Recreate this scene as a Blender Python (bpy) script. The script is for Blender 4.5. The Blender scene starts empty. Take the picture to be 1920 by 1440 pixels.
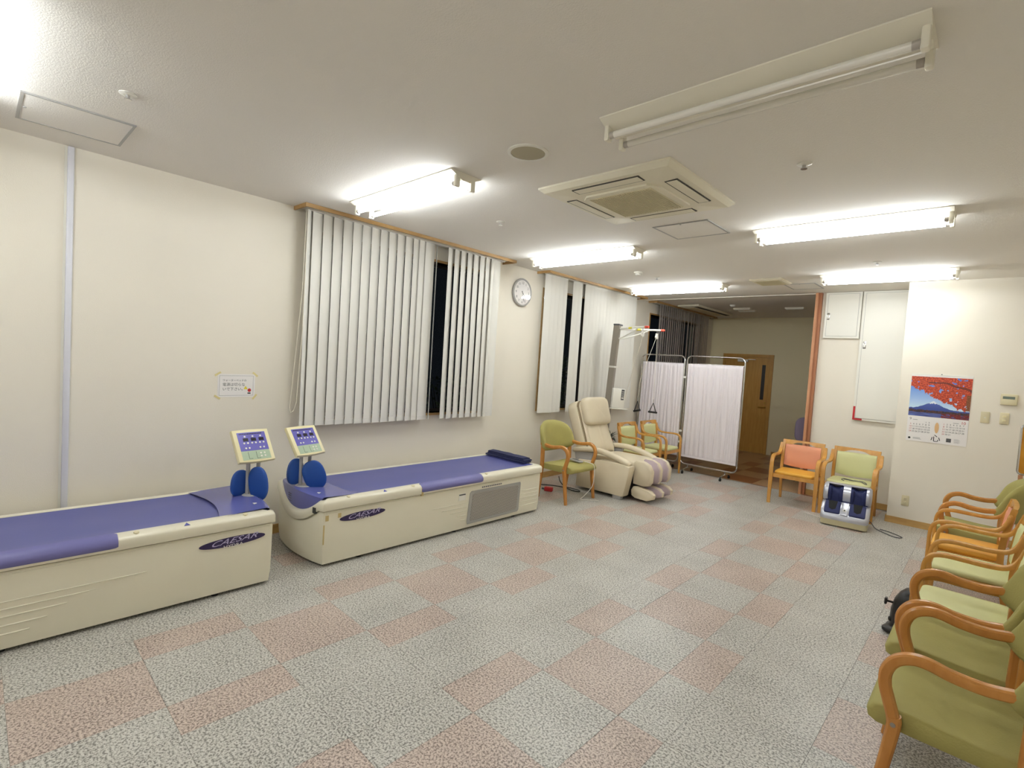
import bpy, bmesh, math, random
from mathutils import Vector, Matrix, noise as mnoise
random.seed(7)
PI = math.pi
SC = bpy.context.scene
COL = SC.collection

# ------------------------------------------------------------------ camera, world, exposure
def camera_basis(yaw, pitch, roll):
    f = Vector((math.sin(yaw)*math.cos(pitch), math.cos(yaw)*math.cos(pitch), math.sin(pitch)))
    r = Vector((math.cos(yaw), -math.sin(yaw), 0)); u = r.cross(f)
    c, s = math.cos(roll), math.sin(roll)
    return c*r+s*u, -s*r+c*u, f
cam_data = bpy.data.cameras.new('camera')
cam = bpy.data.objects.new('camera', cam_data); COL.objects.link(cam)
r_, u_, f_ = camera_basis(-0.75718125, -0.04852137, 0.06303627)
cam.matrix_world = Matrix(((r_.x, u_.x, -f_.x, 0), (r_.y, u_.y, -f_.y, 0), (r_.z, u_.z, -f_.z, 1.56), (0, 0, 0, 1)))
cam_data.sensor_width = 36.0
cam_data.lens = 36.0*960.06/1920.0
cam_data.clip_start = 0.02
SC.camera = cam
world = bpy.data.worlds.new('night'); SC.world = world
world.use_nodes = True
world.node_tree.nodes['Background'].inputs[0].default_value = (0.01, 0.012, 0.018, 1)
world.node_tree.nodes['Background'].inputs[1].default_value = 0.3
SC.view_settings.view_transform = 'Standard'
SC.view_settings.look = 'None'
SC.view_settings.gamma = 1.0
SC.view_settings.use_curve_mapping = False
SC.view_settings.exposure = 0.78
TUBE_STRENGTH = 26.0
H = 2.685                       # ceiling height

# ------------------------------------------------------------------ materials
def lin(c):
    c = c/255.0
    return c/12.92 if c <= 0.04045 else ((c+0.055)/1.055)**2.4
def rgb(r, g, b): return (lin(r), lin(g), lin(b), 1)
MATS = {}
def mat(name, col, rough=0.5, metal=0.0, spec=0.5, bump=None, vary=None, coat=0, trans=0, alpha=1, emit=None, emits=0):
    """col sRGB 0-255; bump=(scale,strength[,stretch]); vary=(scale,amount)"""
    m = bpy.data.materials.new(name); m.use_nodes = True
    nt = m.node_tree; b = nt.nodes['Principled BSDF']
    c = rgb(*col)
    b.inputs['Base Color'].default_value = c
    b.inputs['Roughness'].default_value = rough
    b.inputs['Metallic'].default_value = metal
    b.inputs['Specular IOR Level'].default_value = spec
    if coat: b.inputs['Coat Weight'].default_value = coat; b.inputs['Coat Roughness'].default_value = 0.1
    if trans: b.inputs['Transmission Weight'].default_value = trans
    if alpha < 1: b.inputs['Alpha'].default_value = alpha
    if emit: b.inputs['Emission Color'].default_value = rgb(*emit); b.inputs['Emission Strength'].default_value = emits
    geo = None
    if bump or vary:
        geo = nt.nodes.new('ShaderNodeNewGeometry')
    if vary:
        n = nt.nodes.new('ShaderNodeTexNoise'); n.inputs['Scale'].default_value = vary[0]; n.inputs['Detail'].default_value = 3
        nt.links.new(geo.outputs['Position'], n.inputs['Vector'])
        mx = nt.nodes.new('ShaderNodeMix'); mx.data_type = 'RGBA'
        d = vary[1]
        mx.inputs[6].default_value = tuple(max(0, x*(1-d)) for x in c[:3])+(1,)
        mx.inputs[7].default_value = tuple(min(1, x*(1+d)) for x in c[:3])+(1,)
        nt.links.new(n.outputs['Fac'], mx.inputs[0]); nt.links.new(mx.outputs[2], b.inputs['Base Color'])
    if bump:
        n = nt.nodes.new('ShaderNodeTexNoise'); n.inputs['Scale'].default_value = bump[0]; n.inputs['Detail'].default_value = 2
        nt.links.new(geo.outputs['Position'], n.inputs['Vector'])
        bp = nt.nodes.new('ShaderNodeBump'); bp.inputs['Strength'].default_value = bump[1]; bp.inputs['Distance'].default_value = 0.01
        nt.links.new(n.outputs['Fac'], bp.inputs['Height']); nt.links.new(bp.outputs['Normal'], b.inputs['Normal'])
    MATS[name] = m
    return m

def wood(name, c1, c2, scale=(3, 3, 3), rough=0.35, coord='Object', dist=3.0):
    m = bpy.data.materials.new(name); m.use_nodes = True; nt = m.node_tree; b = nt.nodes['Principled BSDF']
    tc = nt.nodes.new('ShaderNodeTexCoord'); mp = nt.nodes.new('ShaderNodeMapping'); mp.inputs['Scale'].default_value = scale
    n = nt.nodes.new('ShaderNodeTexNoise'); n.inputs['Scale'].default_value = 6; n.inputs['Detail'].default_value = 5; n.inputs['Distortion'].default_value = 0.4
    r = nt.nodes.new('ShaderNodeValToRGB')
    r.color_ramp.elements[0].position = 0.3; r.color_ramp.elements[0].color = rgb(*c1)
    r.color_ramp.elements[1].position = 0.7; r.color_ramp.elements[1].color = rgb(*c2)
    nt.links.new(tc.outputs[coord], mp.inputs['Vector']); nt.links.new(mp.outputs[0], n.inputs['Vector'])
    nt.links.new(n.outputs['Fac'], r.inputs[0]); nt.links.new(r.outputs[0], b.inputs['Base Color'])
    b.inputs['Roughness'].default_value = rough
    MATS[name] = m
    return m

def granite(name, light, mid, dark, rough=0.36):
    m = bpy.data.materials.new(name); m.use_nodes = True; nt = m.node_tree; b = nt.nodes['Principled BSDF']
    g = nt.nodes.new('ShaderNodeNewGeometry')
    n1 = nt.nodes.new('ShaderNodeTexNoise'); n1.inputs['Scale'].default_value = 104; n1.inputs['Detail'].default_value = 2; n1.inputs['Roughness'].default_value = 0.7
    n2 = nt.nodes.new('ShaderNodeTexNoise'); n2.inputs['Scale'].default_value = 3.0; n2.inputs['Detail'].default_value = 2
    r = nt.nodes.new('ShaderNodeValToRGB'); cr = r.color_ramp
    cr.elements[0].position = 0.40; cr.elements[0].color = rgb(*dark)
    cr.elements[1].position = 0.58; cr.elements[1].color = rgb(*light)
    e = cr.elements.new(0.48); e.color = rgb(*mid)
    ad = nt.nodes.new('ShaderNodeMath'); ad.operation = 'MULTIPLY_ADD'; ad.inputs[1].default_value = 0.10; 
    nt.links.new(n2.outputs['Fac'], ad.inputs[0]); nt.links.new(n1.outputs['Fac'], ad.inputs[2])
    sb = nt.nodes.new('ShaderNodeMath'); sb.operation = 'SUBTRACT'; sb.inputs[1].default_value = 0.05
    nt.links.new(ad.outputs[0], sb.inputs[0])
    for n in (n1, n2): nt.links.new(g.outputs['Position'], n.inputs['Vector'])
    nt.links.new(sb.outputs[0], r.inputs[0]); nt.links.new(r.outputs[0], b.inputs['Base Color'])
    b.inputs['Roughness'].default_value = rough
    MATS[name] = m
    return m

def dotted(name, base, hole, scale):
    m = bpy.data.materials.new(name); m.use_nodes = True; nt = m.node_tree; b = nt.nodes['Principled BSDF']
    tc = nt.nodes.new('ShaderNodeTexCoord'); sx = nt.nodes.new('ShaderNodeSeparateXYZ')
    nt.links.new(tc.outputs['Object'], sx.inputs[0])
    def mth(op, a, bb=None, c=None):
        n = nt.nodes.new('ShaderNodeMath'); n.operation = op
        for i, v in enumerate((a, bb, c)):
            if v is None: continue
            if isinstance(v, (int, float)): n.inputs[i].default_value = v
            else: nt.links.new(v, n.inputs[i])
        return n.outputs[0]
    y, z = sx.outputs['Y'], sx.outputs['Z']
    row = mth('FLOOR', mth('MULTIPLY', z, scale))
    off = mth('MULTIPLY', mth('MODULO', row, 2.0), 0.5)
    u = mth('SUBTRACT', mth('FRACT', mth('ADD', mth('MULTIPLY', y, scale), off)), 0.5)
    v = mth('SUBTRACT', mth('FRACT', mth('MULTIPLY', z, scale)), 0.5)
    d = mth('ADD', mth('MULTIPLY', u, u), mth('MULTIPLY', v, v))
    msk = mth('LESS_THAN', d, 0.085)
    mx = nt.nodes.new('ShaderNodeMix'); mx.data_type = 'RGBA'
    mx.inputs[6].default_value = rgb(*base); mx.inputs[7].default_value = rgb(*hole)
    nt.links.new(msk, mx.inputs[0]); nt.links.new(mx.outputs[2], b.inputs['Base Color'])
    b.inputs['Roughness'].default_value = 0.5
    MATS[name] = m

def tube_mat(name, col, strength):
    m = bpy.data.materials.new(name); m.use_nodes = True; nt = m.node_tree
    nt.nodes.remove(nt.nodes['Principled BSDF'])
    e = nt.nodes.new('ShaderNodeEmission'); e.inputs[0].default_value = col; e.inputs[1].default_value = strength
    nt.links.new(e.outputs[0], nt.nodes['Material Output'].inputs[0])
    MATS[name] = m

def glass_mat(name, tint=(0.75, 0.8, 0.78, 1)):
    m = bpy.data.materials.new(name); m.use_nodes = True; nt = m.node_tree
    nt.nodes.remove(nt.nodes['Principled BSDF'])
    t = nt.nodes.new('ShaderNodeBsdfTransparent'); t.inputs[0].default_value = tint
    g = nt.nodes.new('ShaderNodeBsdfGlossy'); g.inputs['Roughness'].default_value = 0.02
    lw = nt.nodes.new('ShaderNodeLayerWeight'); lw.inputs[0].default_value = 0.5
    pw = nt.nodes.new('ShaderNodeMath'); pw.operation = 'POWER'; pw.inputs[1].default_value = 4.0; nt.links.new(lw.outputs['Facing'], pw.inputs[0])
    fr = nt.nodes.new('ShaderNodeMath'); fr.operation = 'MULTIPLY_ADD'; fr.inputs[1].default_value = 0.6; fr.inputs[2].default_value = 0.04; nt.links.new(pw.outputs[0], fr.inputs[0])
    mx = nt.nodes.new('ShaderNodeMixShader')
    nt.links.new(fr.outputs[0], mx.inputs[0]); nt.links.new(t.outputs[0], mx.inputs[1]); nt.links.new(g.outputs[0], mx.inputs[2])
    nt.links.new(mx.outputs[0], nt.nodes['Material Output'].inputs[0])
    MATS[name] = m

def vcol_mat(name, rough=0.35):
    m = bpy.data.materials.new(name); m.use_nodes = True; nt = m.node_tree; b = nt.nodes['Principled BSDF']
    a = nt.nodes.new('ShaderNodeVertexColor'); a.layer_name = 'print'
    nt.links.new(a.outputs[0], b.inputs['Base Color']); b.inputs['Roughness'].default_value = rough
    MATS[name] = m

mat('wall', (236, 229, 214), 0.85, bump=(260, 0.10), vary=(2.0, 0.02))
mat('wall_dim', (240, 229, 192), 0.85, bump=(260, 0.10))
mat('ceiling', (235, 230, 221), 0.9, bump=(170, 0.18))
mat('cream', (232, 226, 204), 0.30, coat=0.2)
mat('cream_stain', (206, 184, 128), 0.6)
mat('plastic_white', (236, 233, 222), 0.4)
mat('plastic_beige', (218, 208, 172), 0.45)
mat('plastic_ivory', (232, 222, 178), 0.4)
mat('blue_mat', (92, 96, 156), 0.42, bump=(30, 0.03))
mat('blue_plastic', (98, 102, 168), 0.25, coat=0.3)
mat('blue_handle', (112, 110, 165), 0.4)
mat('blue_foam', (26, 76, 158), 0.55)
mat('navy_cloth', (42, 46, 82), 0.9, bump=(60, 0.4))
mat('grey_plastic', (176, 174, 172), 0.4)
mat('conduit', (222, 222, 230), 0.4)
mat('grey_dark', (92, 92, 94), 0.5)
mat('black', (22, 20, 20), 0.35)
mat('shade_black', (8, 8, 10), 0.8)  # painted shade for the hollows of the foot massager
mat('rubber', (30, 30, 30), 0.7)
mat('chrome', (205, 205, 205), 0.18, metal=1.0)
mat('steel', (158, 150, 138), 0.35, metal=0.35)
mat('brass', (200, 165, 80), 0.3, metal=1.0)
mat('frame_grey', (172, 170, 166), 0.5, metal=0.3)
mat('fab_olive', (166, 158, 92), 0.75, bump=(140, 0.12), vary=(9, 0.08))
mat('fab_pale', (208, 208, 152), 0.5, bump=(40, 0.03))
mat('fab_pink', (224, 152, 118), 0.6, bump=(60, 0.05))
mat('fab_orange', (232, 172, 62), 0.5, bump=(40, 0.03))
mat('leather', (216, 203, 176), 0.42, bump=(22, 0.10), vary=(5, 0.04))
mat('leather_seam', (140, 122, 92), 0.7)
mat('lilac', (186, 168, 172), 0.8, bump=(90, 0.1))
mat('slat', (226, 223, 214), 0.75)
mat('slat_grey', (186, 178, 174), 0.8)
mat('curtain', (226, 218, 220), 0.8)
mat('silver', (190, 192, 202), 0.3, metal=0.55)
mat('navy', (36, 44, 92), 0.7, bump=(80, 0.15))
mat('massager_base', (206, 198, 160), 0.4)
mat('paper', (240, 236, 232), 0.6)
mat('tape', (226, 212, 150), 0.5)
mat('ink', (60, 62, 60), 0.7)
mat('ink_grey', (120, 120, 122), 0.7)
mat('ink_red', (190, 70, 70), 0.7)
mat('ink_tan', (220, 180, 130), 0.7)
mat('logo_dark', (52, 40, 82), 0.3)
mat('logo_light', (190, 180, 215), 0.4)
mat('panel_blue', (112, 108, 190), 0.15, coat=0.6)
mat('panel_green', (178, 196, 170), 0.15, coat=0.6)
mat('lcd', (38, 30, 40), 0.2)
mat('lcd_grey', (110, 122, 112), 0.3)
mat('red', (190, 40, 44), 0.4)
mat('red_tip', (222, 84, 62), 0.45)
mat('yellow', (232, 214, 60), 0.5)
mat('rope', (222, 214, 196), 0.8)
mat('cable_white', (225, 220, 210), 0.5)
mat('leaf', (30, 62, 28), 0.5, vary=(20, 0.3))
mat('leaf_pale', (120, 135, 100), 0.4, vary=(20, 0.4))
mat('soil', (50, 38, 28), 0.95)
mat('purple', (132, 118, 140), 0.7)
mat('speaker_mesh', (176, 168, 142), 0.7)
mat('ac_panel', (232, 225, 202), 0.5)
mat('ac_grille', (214, 204, 170), 0.6)
mat('sash', (46, 40, 36), 0.4)
mat('partition_dark', (168, 110, 74), 0.5)
mat('night_ground', (30, 34, 28), 0.9)
mat('joint', (150, 143, 132), 0.8)
mat('mark_dark', (70, 66, 55), 0.8)
mat('tube_off', (236, 232, 222), 0.12, alpha=1, coat=0.5)
mat('tube_end', (178, 170, 160), 0.3)
mat('fixture', (236, 230, 212), 0.45)
wood('wood_chair', (184, 122, 56), (200, 140, 72), (4, 4, 1.2), 0.25)
wood('wood_chair_b', (196, 138, 62), (212, 158, 82), (4, 4, 1.2), 0.25)
wood('wood_pale', (172, 134, 80), (190, 152, 98), (4, 1, 4), 0.5)
wood('wood_base', (176, 138, 78), (196, 158, 96), (1, 1, 4), 0.5)
wood('wood_door', (194, 144, 66), (208, 160, 80), (6, 6, 0.6), 0.4)
wood('wood_part', (188, 132, 92), (204, 150, 110), (6, 6, 0.5), 0.45)
wood('wood_board', (176, 112, 24), (206, 146, 44), (3, 3, 1), 0.2)
granite('tile_grey', (209, 206, 199), (178, 175, 167), (120, 116, 109))
granite('tile_pink', (209, 193, 182), (180, 162, 151), (126, 110, 101))
granite('tile_tan', (196, 160, 118), (178, 140, 98), (150, 112, 76), 0.3)
granite('tile_brown', (160, 102, 62), (142, 84, 48), (112, 62, 36), 0.3)
dotted('grille_dots', (176, 170, 158), (58, 54, 66), 75.0)
dotted('ac_mesh', (206, 194, 152), (140, 126, 88), 60.0)
tube_mat('tube_on', (0.90, 0.955, 1.0, 1), TUBE_STRENGTH)
glass_mat('glass')
glass_mat('clear_glass', (1, 1, 1, 1))
vcol_mat('print_photo')

# ------------------------------------------------------------------ mesh building
class M:
    def __init__(s): s.v = []; s.f = []
    def add(s, vs, fs, mtx=None):
        o = len(s.v)
        s.v += [(mtx @ Vector(p))[:] if mtx else tuple(p) for p in vs]
        s.f += [tuple(i+o for i in f) for f in fs]
        return s
    def box(s, x0, x1, y0, y1, z0, z1, mtx=None):
        return s.add([(x0, y0, z0), (x1, y0, z0), (x1, y1, z0), (x0, y1, z0), (x0, y0, z1), (x1, y0, z1), (x1, y1, z1), (x0, y1, z1)],
                     [(0, 3, 2, 1), (4, 5, 6, 7), (0, 1, 5, 4), (1, 2, 6, 5), (2, 3, 7, 6), (3, 0, 4, 7)], mtx)
    def rbox(s, x0, x1, y0, y1, z0, z1, r=0.01, seg=2, mtx=None):
        bm = bmesh.new(); bmesh.ops.create_cube(bm, size=1)
        for v in bm.verts: v.co = Vector(((x0+x1)/2+v.co.x*(x1-x0), (y0+y1)/2+v.co.y*(y1-y0), (z0+z1)/2+v.co.z*(z1-z0)))
        r = min(r, 0.49*min(x1-x0, y1-y0, z1-z0))
        bmesh.ops.bevel(bm, geom=bm.edges[:], offset=r, segments=seg, profile=0.5, affect='EDGES', clamp_overlap=True)
        bm.verts.index_update()
        s.add([v.co[:] for v in bm.verts], [[v.index for v in f.verts] for f in bm.faces], mtx); bm.free()
        return s
    def cyl(s, p0, p1, r0, r1=None, n=14, cap=True, mtx=None):
        p0 = Vector(p0); p1 = Vector(p1); r1 = r0 if r1 is None else r1
        t = (p1-p0).normalized(); a = t.orthogonal().normalized(); b = t.cross(a)
        vs = []
        for p, r in ((p0, r0), (p1, r1)):
            for i in range(n):
                w = 2*PI*i/n; vs.append(p+(a*math.cos(w)+b*math.sin(w))*r)
        fs = [(i, (i+1) % n, n+(i+1) % n, n+i) for i in range(n)]
        if cap: fs += [tuple(range(n-1, -1, -1)), tuple(range(n, 2*n))]
        return s.add(vs, fs, mtx)
    def tube(s, pts, r, n=8, closed=False, mtx=None):
        pts = [Vector(p) for p in pts]; N = len(pts); vs = []; fs = []
        up = None
        for i, p in enumerate(pts):
            if closed: t = (pts[(i+1) % N]-pts[i-1]).normalized()
            else: t = (pts[min(i+1, N-1)]-pts[max(i-1, 0)]).normalized()
            a = t.orthogonal().normalized() if up is None else (up-t*up.dot(t)).normalized()
            up = a; b = t.cross(a); rr = r[i] if isinstance(r, (list, tuple)) else r
            for k in range(n):
                w = 2*PI*k/n; vs.append(p+(a*math.cos(w)+b*math.sin(w))*rr)
        for i in range(N if closed else N-1):
            j = (i+1) % N
            for k in range(n): fs.append((i*n+k, i*n+(k+1) % n, j*n+(k+1) % n, j*n+k))
        if not closed: fs += [tuple(range(n-1, -1, -1)), tuple(range((N-1)*n, N*n))]
        return s.add(vs, fs, mtx)
    def sweep(s, pts, lat, prof, mtx=None, scale=None):
        """pts planar path, lat = fixed lateral direction, prof = [(lateral, normal)]"""
        pts = [Vector(p) for p in pts]; lat = Vector(lat).normalized(); N = len(pts); n = len(prof); vs = []; fs = []
        for i, p in enumerate(pts):
            t = (pts[min(i+1, N-1)]-pts[max(i-1, 0)]).normalized(); nr = lat.cross(t).normalized()
            k = 1 if scale is None else scale[i]
            for a, b in prof: vs.append(p+lat*a*k+nr*b*k)
        for i in range(N-1):
            for k in range(n): fs.append((i*n+k, i*n+(k+1) % n, (i+1)*n+(k+1) % n, (i+1)*n+k))
        fs += [tuple(range(n-1, -1, -1)), tuple(range((N-1)*n, N*n))]
        return s.add(vs, fs, mtx)
    def prism(s, poly, h0, h1, axis='z', mtx=None):
        """poly 2D, extruded along axis. axis z: (x,y); y: (x,z); x: (y,z)"""
        n = len(poly)
        def P(p, h):
            return {'z': (p[0], p[1], h), 'y': (p[0], h, p[1]), 'x': (h, p[0], p[1])}[axis]
        vs = [P(p, h0) for p in poly]+[P(p, h1) for p in poly]
        fs = [(i, (i+1) % n, n+(i+1) % n, n+i) for i in range(n)]+[tuple(range(n-1, -1, -1)), tuple(range(n, 2*n))]
        return s.add(vs, fs, mtx)
    def sup(s, c, a, b, h, e1=0.35, e2=0.35, nu=20, nv=12, mtx=None):
        def pw(x, e): return math.copysign(abs(x)**e, x)
        vs = []; fs = []
        for j in range(nv+1):
            ph = -PI/2+PI*j/nv
            for i in range(nu):
                th = 2*PI*i/nu
                vs.append((c[0]+a*pw(math.cos(ph), e1)*pw(math.cos(th), e2), c[1]+b*pw(math.cos(ph), e1)*pw(math.sin(th), e2), c[2]+h*pw(math.sin(ph), e1)))
        for j in range(nv):
            for i in range(nu): fs.append((j*nu+i, j*nu+(i+1) % nu, (j+1)*nu+(i+1) % nu, (j+1)*nu+i))
        return s.add(vs, fs, mtx)
    def lathe(s, prof, n=24, mtx=None):
        vs = []; fs = []
        for r, z in prof:
            for i in range(n): vs.append((r*math.cos(2*PI*i/n), r*math.sin(2*PI*i/n), z))
        for j in range(len(prof)-1):
            for i in range(n): fs.append((j*n+i, j*n+(i+1) % n, (j+1)*n+(i+1) % n, (j+1)*n+i))
        fs += [tuple(range(n-1, -1, -1)), tuple(range((len(prof)-1)*n, len(prof)*n))]
        return s.add(vs, fs, mtx)
    def loft(s, rings, cap=True, mtx=None):
        n = len(rings[0]); vs = [p for r in rings for p in r]; fs = []
        for j in range(len(rings)-1):
            for i in range(n): fs.append((j*n+i, j*n+(i+1) % n, (j+1)*n+(i+1) % n, (j+1)*n+i))
        if cap: fs += [tuple(range(n-1, -1, -1)), tuple(range((len(rings)-1)*n, len(rings)*n))]
        return s.add(vs, fs, mtx)
    def grid(s, fn, nu, nv, thick=None, mtx=None):
        """fn(u,v)->point; thick: fn2(u,v)->back point to close a shell"""
        vs = [fn(i/nu, j/nv) for j in range(nv+1) for i in range(nu+1)]
        w = nu+1; fs = [(j*w+i, j*w+i+1, (j+1)*w+i+1, (j+1)*w+i) for j in range(nv) for i in range(nu)]
        if thick:
            o = len(vs); vs += [thick(i/nu, j/nv) for j in range(nv+1) for i in range(nu+1)]
            fs += [(o+j*w+i, o+(j+1)*w+i, o+(j+1)*w+i+1, o+j*w+i+1) for j in range(nv) for i in range(nu)]
            for i in range(nu): fs.append((i, o+i, o+i+1, i+1)); a = nv*w; fs.append((a+i, a+i+1, o+a+i+1, o+a+i))
            for j in range(nv): fs.append((j*w, (j+1)*w, o+(j+1)*w, o+j*w)); fs.append((j*w+nu, o+j*w+nu, o+(j+1)*w+nu, (j+1)*w+nu))
        return s.add(vs, fs, mtx)
    def mesh(s, name, m=None, smooth=True, ang=0.6):
        me = bpy.data.meshes.new(name); me.from_pydata([tuple(p) for p in s.v], [], s.f)
        bm = bmesh.new(); bm.from_mesh(me)
        bmesh.ops.recalc_face_normals(bm, faces=bm.faces[:])
        if smooth:
            for f in bm.faces: f.smooth = True
            for e in bm.edges:
                if len(e.link_faces) == 2 and e.calc_face_angle(0) > ang: e.smooth = False
        bm.to_mesh(me); bm.free()
        if m: me.materials.append(MATS[m])
        me.update()
        return me

def tag(o, label=None, cat=None, group=None, kind=None):
    if label: o['label'] = label
    if cat: o['category'] = cat
    if group: o['group'] = group
    if kind: o['kind'] = kind
    return o
def place(o, loc=(0, 0, 0), rz=0): o.location = loc; o.rotation_euler = (0, 0, rz); return o
def link(o, parent=None):
    COL.objects.link(o)
    if parent: o.parent = parent
    return o
def obj(name, m, material, parent=None, smooth=True, ang=0.6):
    me = m.mesh(name, material, smooth, ang) if isinstance(m, M) else m
    return link(bpy.data.objects.new(name, me), parent)
def thing(name, label, cat, loc=(0, 0, 0), rz=0, group=None, kind=None):
    o = link(bpy.data.objects.new(name, None)); o.empty_display_size = 0.1
    place(o, loc, rz); return tag(o, label, cat, group, kind)
def struct(name, m, material, smooth=False):
    return tag(obj(name, m, material, None, smooth), kind='structure')
def dup(root, loc, rz, label, group=None):
    r = root.copy(); COL.objects.link(r); place(r, loc, rz); r['label'] = label
    if group: r['group'] = group
    for ch in list(root.children):
        c = ch.copy(); COL.objects.link(c); c.parent = r
        for g in ch.children:
            d = g.copy(); COL.objects.link(d); d.parent = c
    return r
def crom(pts, k=6):
    """Catmull-Rom through points"""
    P = [Vector(p) for p in pts]; out = []
    for i in range(len(P)-1):
        p0 = P[max(i-1, 0)]; p1 = P[i]; p2 = P[i+1]; p3 = P[min(i+2, len(P)-1)]
        for j in range(k):
            t = j/k
            out.append(0.5*((2*p1)+(p2-p0)*t+(2*p0-5*p1+4*p2-p3)*t*t+(3*p1-p0-3*p2+p3)*t**3))
    out.append(P[-1]); return out
def ell(a, b, n=12, e=1.0):
    def pw(x): return math.copysign(abs(x)**e, x)
    return [(a*pw(math.cos(2*PI*i/n)), b*pw(math.sin(2*PI*i/n))) for i in range(n)]
def text(m, body, size, mtx, depth=0.0006, shear=0, spacing=1.0, center=True, xs=1.0):
    """flat lettering as mesh; local x right, y up, z out, placed by mtx"""
    c = bpy.data.curves.new('lettering', 'FONT'); c.body = body; c.size = size; c.shear = shear; c.space_character = spacing
    c.extrude = depth; c.resolution_u = 3
    if center: c.align_x = 'CENTER'
    o = bpy.data.objects.new('lettering', c); COL.objects.link(o)
    me = bpy.data.meshes.new_from_object(o.evaluated_get(bpy.context.evaluated_depsgraph_get()))
    m.add([(v.co.x*xs, v.co.y, v.co.z) for v in me.vertices], [tuple(p.vertices) for p in me.polygons], mtx)
    bpy.data.objects.remove(o); bpy.data.curves.remove(c); bpy.data.meshes.remove(me)
def frame_mtx(origin, right, up):
    r = Vector(right).normalized(); u = Vector(up).normalized(); n = r.cross(u)
    return Matrix(((r.x, u.x, n.x, origin[0]), (r.y, u.y, n.y, origin[1]), (r.z, u.z, n.z, origin[2]), (0, 0, 0, 1)))

# left wall frame: local x = out of the wall, y = along it
WL = ((-4.20, 0, 0), 0.0232)
def on_left(o): return place(o, *WL)

# ------------------------------------------------------------------ the room
YB, YF, XR = -1.95, 10.76, 0.66        # back wall, far wall, right wall
YP, XP = 7.124, -0.793                 # wall with the calendar and its free edge
YR = 7.72                              # recessed wall with the cabinets
YS = 7.615                             # floor change
WINS = [(1.98, 4.04, 0.945, 2.505), (5.06, 7.16, 0.93, 2.476), (7.97, 10.12, 0.93, 2.470)]

m = M()
ys = [YB-0.2]
for a, b, z0, z1 in WINS:
    m.box(-0.22, 0, ys[-1], a, 0, H); m.box(-0.22, 0, a, b, 0, z0); m.box(-0.22, 0, a, b, z1, H); ys.append(b)
m.box(-0.22, 0, ys[-1], YF+0.2, 0, H)
on_left(struct('wall_left', m, 'wall'))
struct('wall_back', M().box(-4.6, XR+0.2, YB-0.2, YB, 0, H), 'wall')
struct('wall_right', M().box(XR, XR+0.2, YB, YP+0.3, 0, H), 'wall')
struct('wall_front', M().box(XP, XR, YP, YP+0.45, 0, H), 'wall')
struct('wall_recess', M().box(-1.755, XP, YR, YR+0.12, 0, H).box(XP, XR, YP+0.45, YR+0.12, 0, H), 'wall')
struct('wall_far', M().box(-4.7, 0.9, YF, YF+0.2, 0, H), 'wall_dim')
struct('wall_side', M().box(0.7, 0.9, YR+0.12, YF, 0, H), 'wall_dim')
struct('ceiling', M().box(-4.7, 0.9, YB-0.2, YF+0.2, H, H+0.15), 'ceiling')
struct('trim_1', M().box(-4.36, -1.83, 7.725, 7.765, H-0.008, H+0.001), 'ceiling')      # partition rail across the ceiling

# partition post beside the recessed wall
t = thing('trim_2', 'orange brown wooden partition post beside the white wall cabinets', None, kind='structure')
obj('jamb', M().box(-1.829, -1.795, 7.66, 7.84, 0, H-0.001), 'wood_part', t, False)
obj('folded_panel', M().box(-1.795, -1.757, 7.672, 7.84, 0, H-0.001), 'partition_dark', t, False)
obj('door_edge', M().box(-1.800, -1.788, 7.656, 7.67, 0, H-0.001), 'partition_dark', t, False)

# baseboards
on_left(struct('baseboard_left', M().box(0, 0.012, YB, YF, 0, 0.075), 'wood_base'))
struct('baseboard_front', M().box(XP-0.012, XR, YP-0.012, YP, 0, 0.072).box(XP-0.012, XP, YP, YR, 0, 0.072), 'wood_base')
struct('baseboard_recess', M().box(-1.755, XP-0.012, YR-0.012, YR, 0, 0.072), 'wood_base')
struct('baseboard_far', M().box(-3.10, 0.7, YF-0.012, YF, 0, 0.075), 'wood_base')
struct('baseboard_right', M().box(XR-0.012, XR, YB, YP-0.012, 0, 0.072), 'wood_base')
struct('baseboard_back', M().box(-4.2, XR, YB, YB+0.012, 0, 0.072), 'wood_base')

# floor: every tile is a piece of its own on a dark bed
floor = struct('floor', M().box(-4.60, XR+0.05, YB-0.1, YS, -0.12, -0.004), 'joint')
PX, PY = 1.325, 0.4745
full = PX/3; half = PX/6; G = 0.0007
tile_cache = {}
def tile(w, h, material, cx, cy, parent):
    key = (round(w, 4), round(h, 4), material)
    if key not in tile_cache:
        tile_cache[key] = M().box(-w/2+G, w/2-G, -h/2+G, h/2-G, -0.004, 0.0).mesh('tile', material, False)
    o = link(bpy.data.objects.new('tile', tile_cache[key]), parent); o.location = (cx, cy, random.uniform(-0.0003, 0.0001))
def lay(parent, x_min, x_max, y_min, y_max, base, accent):
    for k in range(-6, 40):
        y0 = max(0.105+PY*k, y_min); y1 = min(0.105+PY*(k+1), y_max)
        if y1-y0 < 0.03: continue
        for p in range(-2, 5):
            x = -3.10+PX*p
            for w, kind in ((half, 'h'), (full, 'f'), (half, 'h'), (full, 'g')):
                a = max(x, x_min); b = min(x+w, x_max); x += w
                if b-a < 0.03: continue
                pink = (kind == 'h' and k % 2 == 1) or (kind == 'f' and k % 2 == 0)
                tile(b-a, y1-y0, accent if pink else base, (a+b)/2, (y0+y1)/2, parent)
lay(floor, -4.38, XR, YB, YS, 'tile_grey', 'tile_pink')
floor_b = struct('floor_far', M().box(-4.70, 0.75, YS, YF+0.1, -0.12, -0.004), 'joint')
lay(floor_b, -4.46, -1.2, YS+0.03, YF, 'tile_tan', 'tile_brown')
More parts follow.
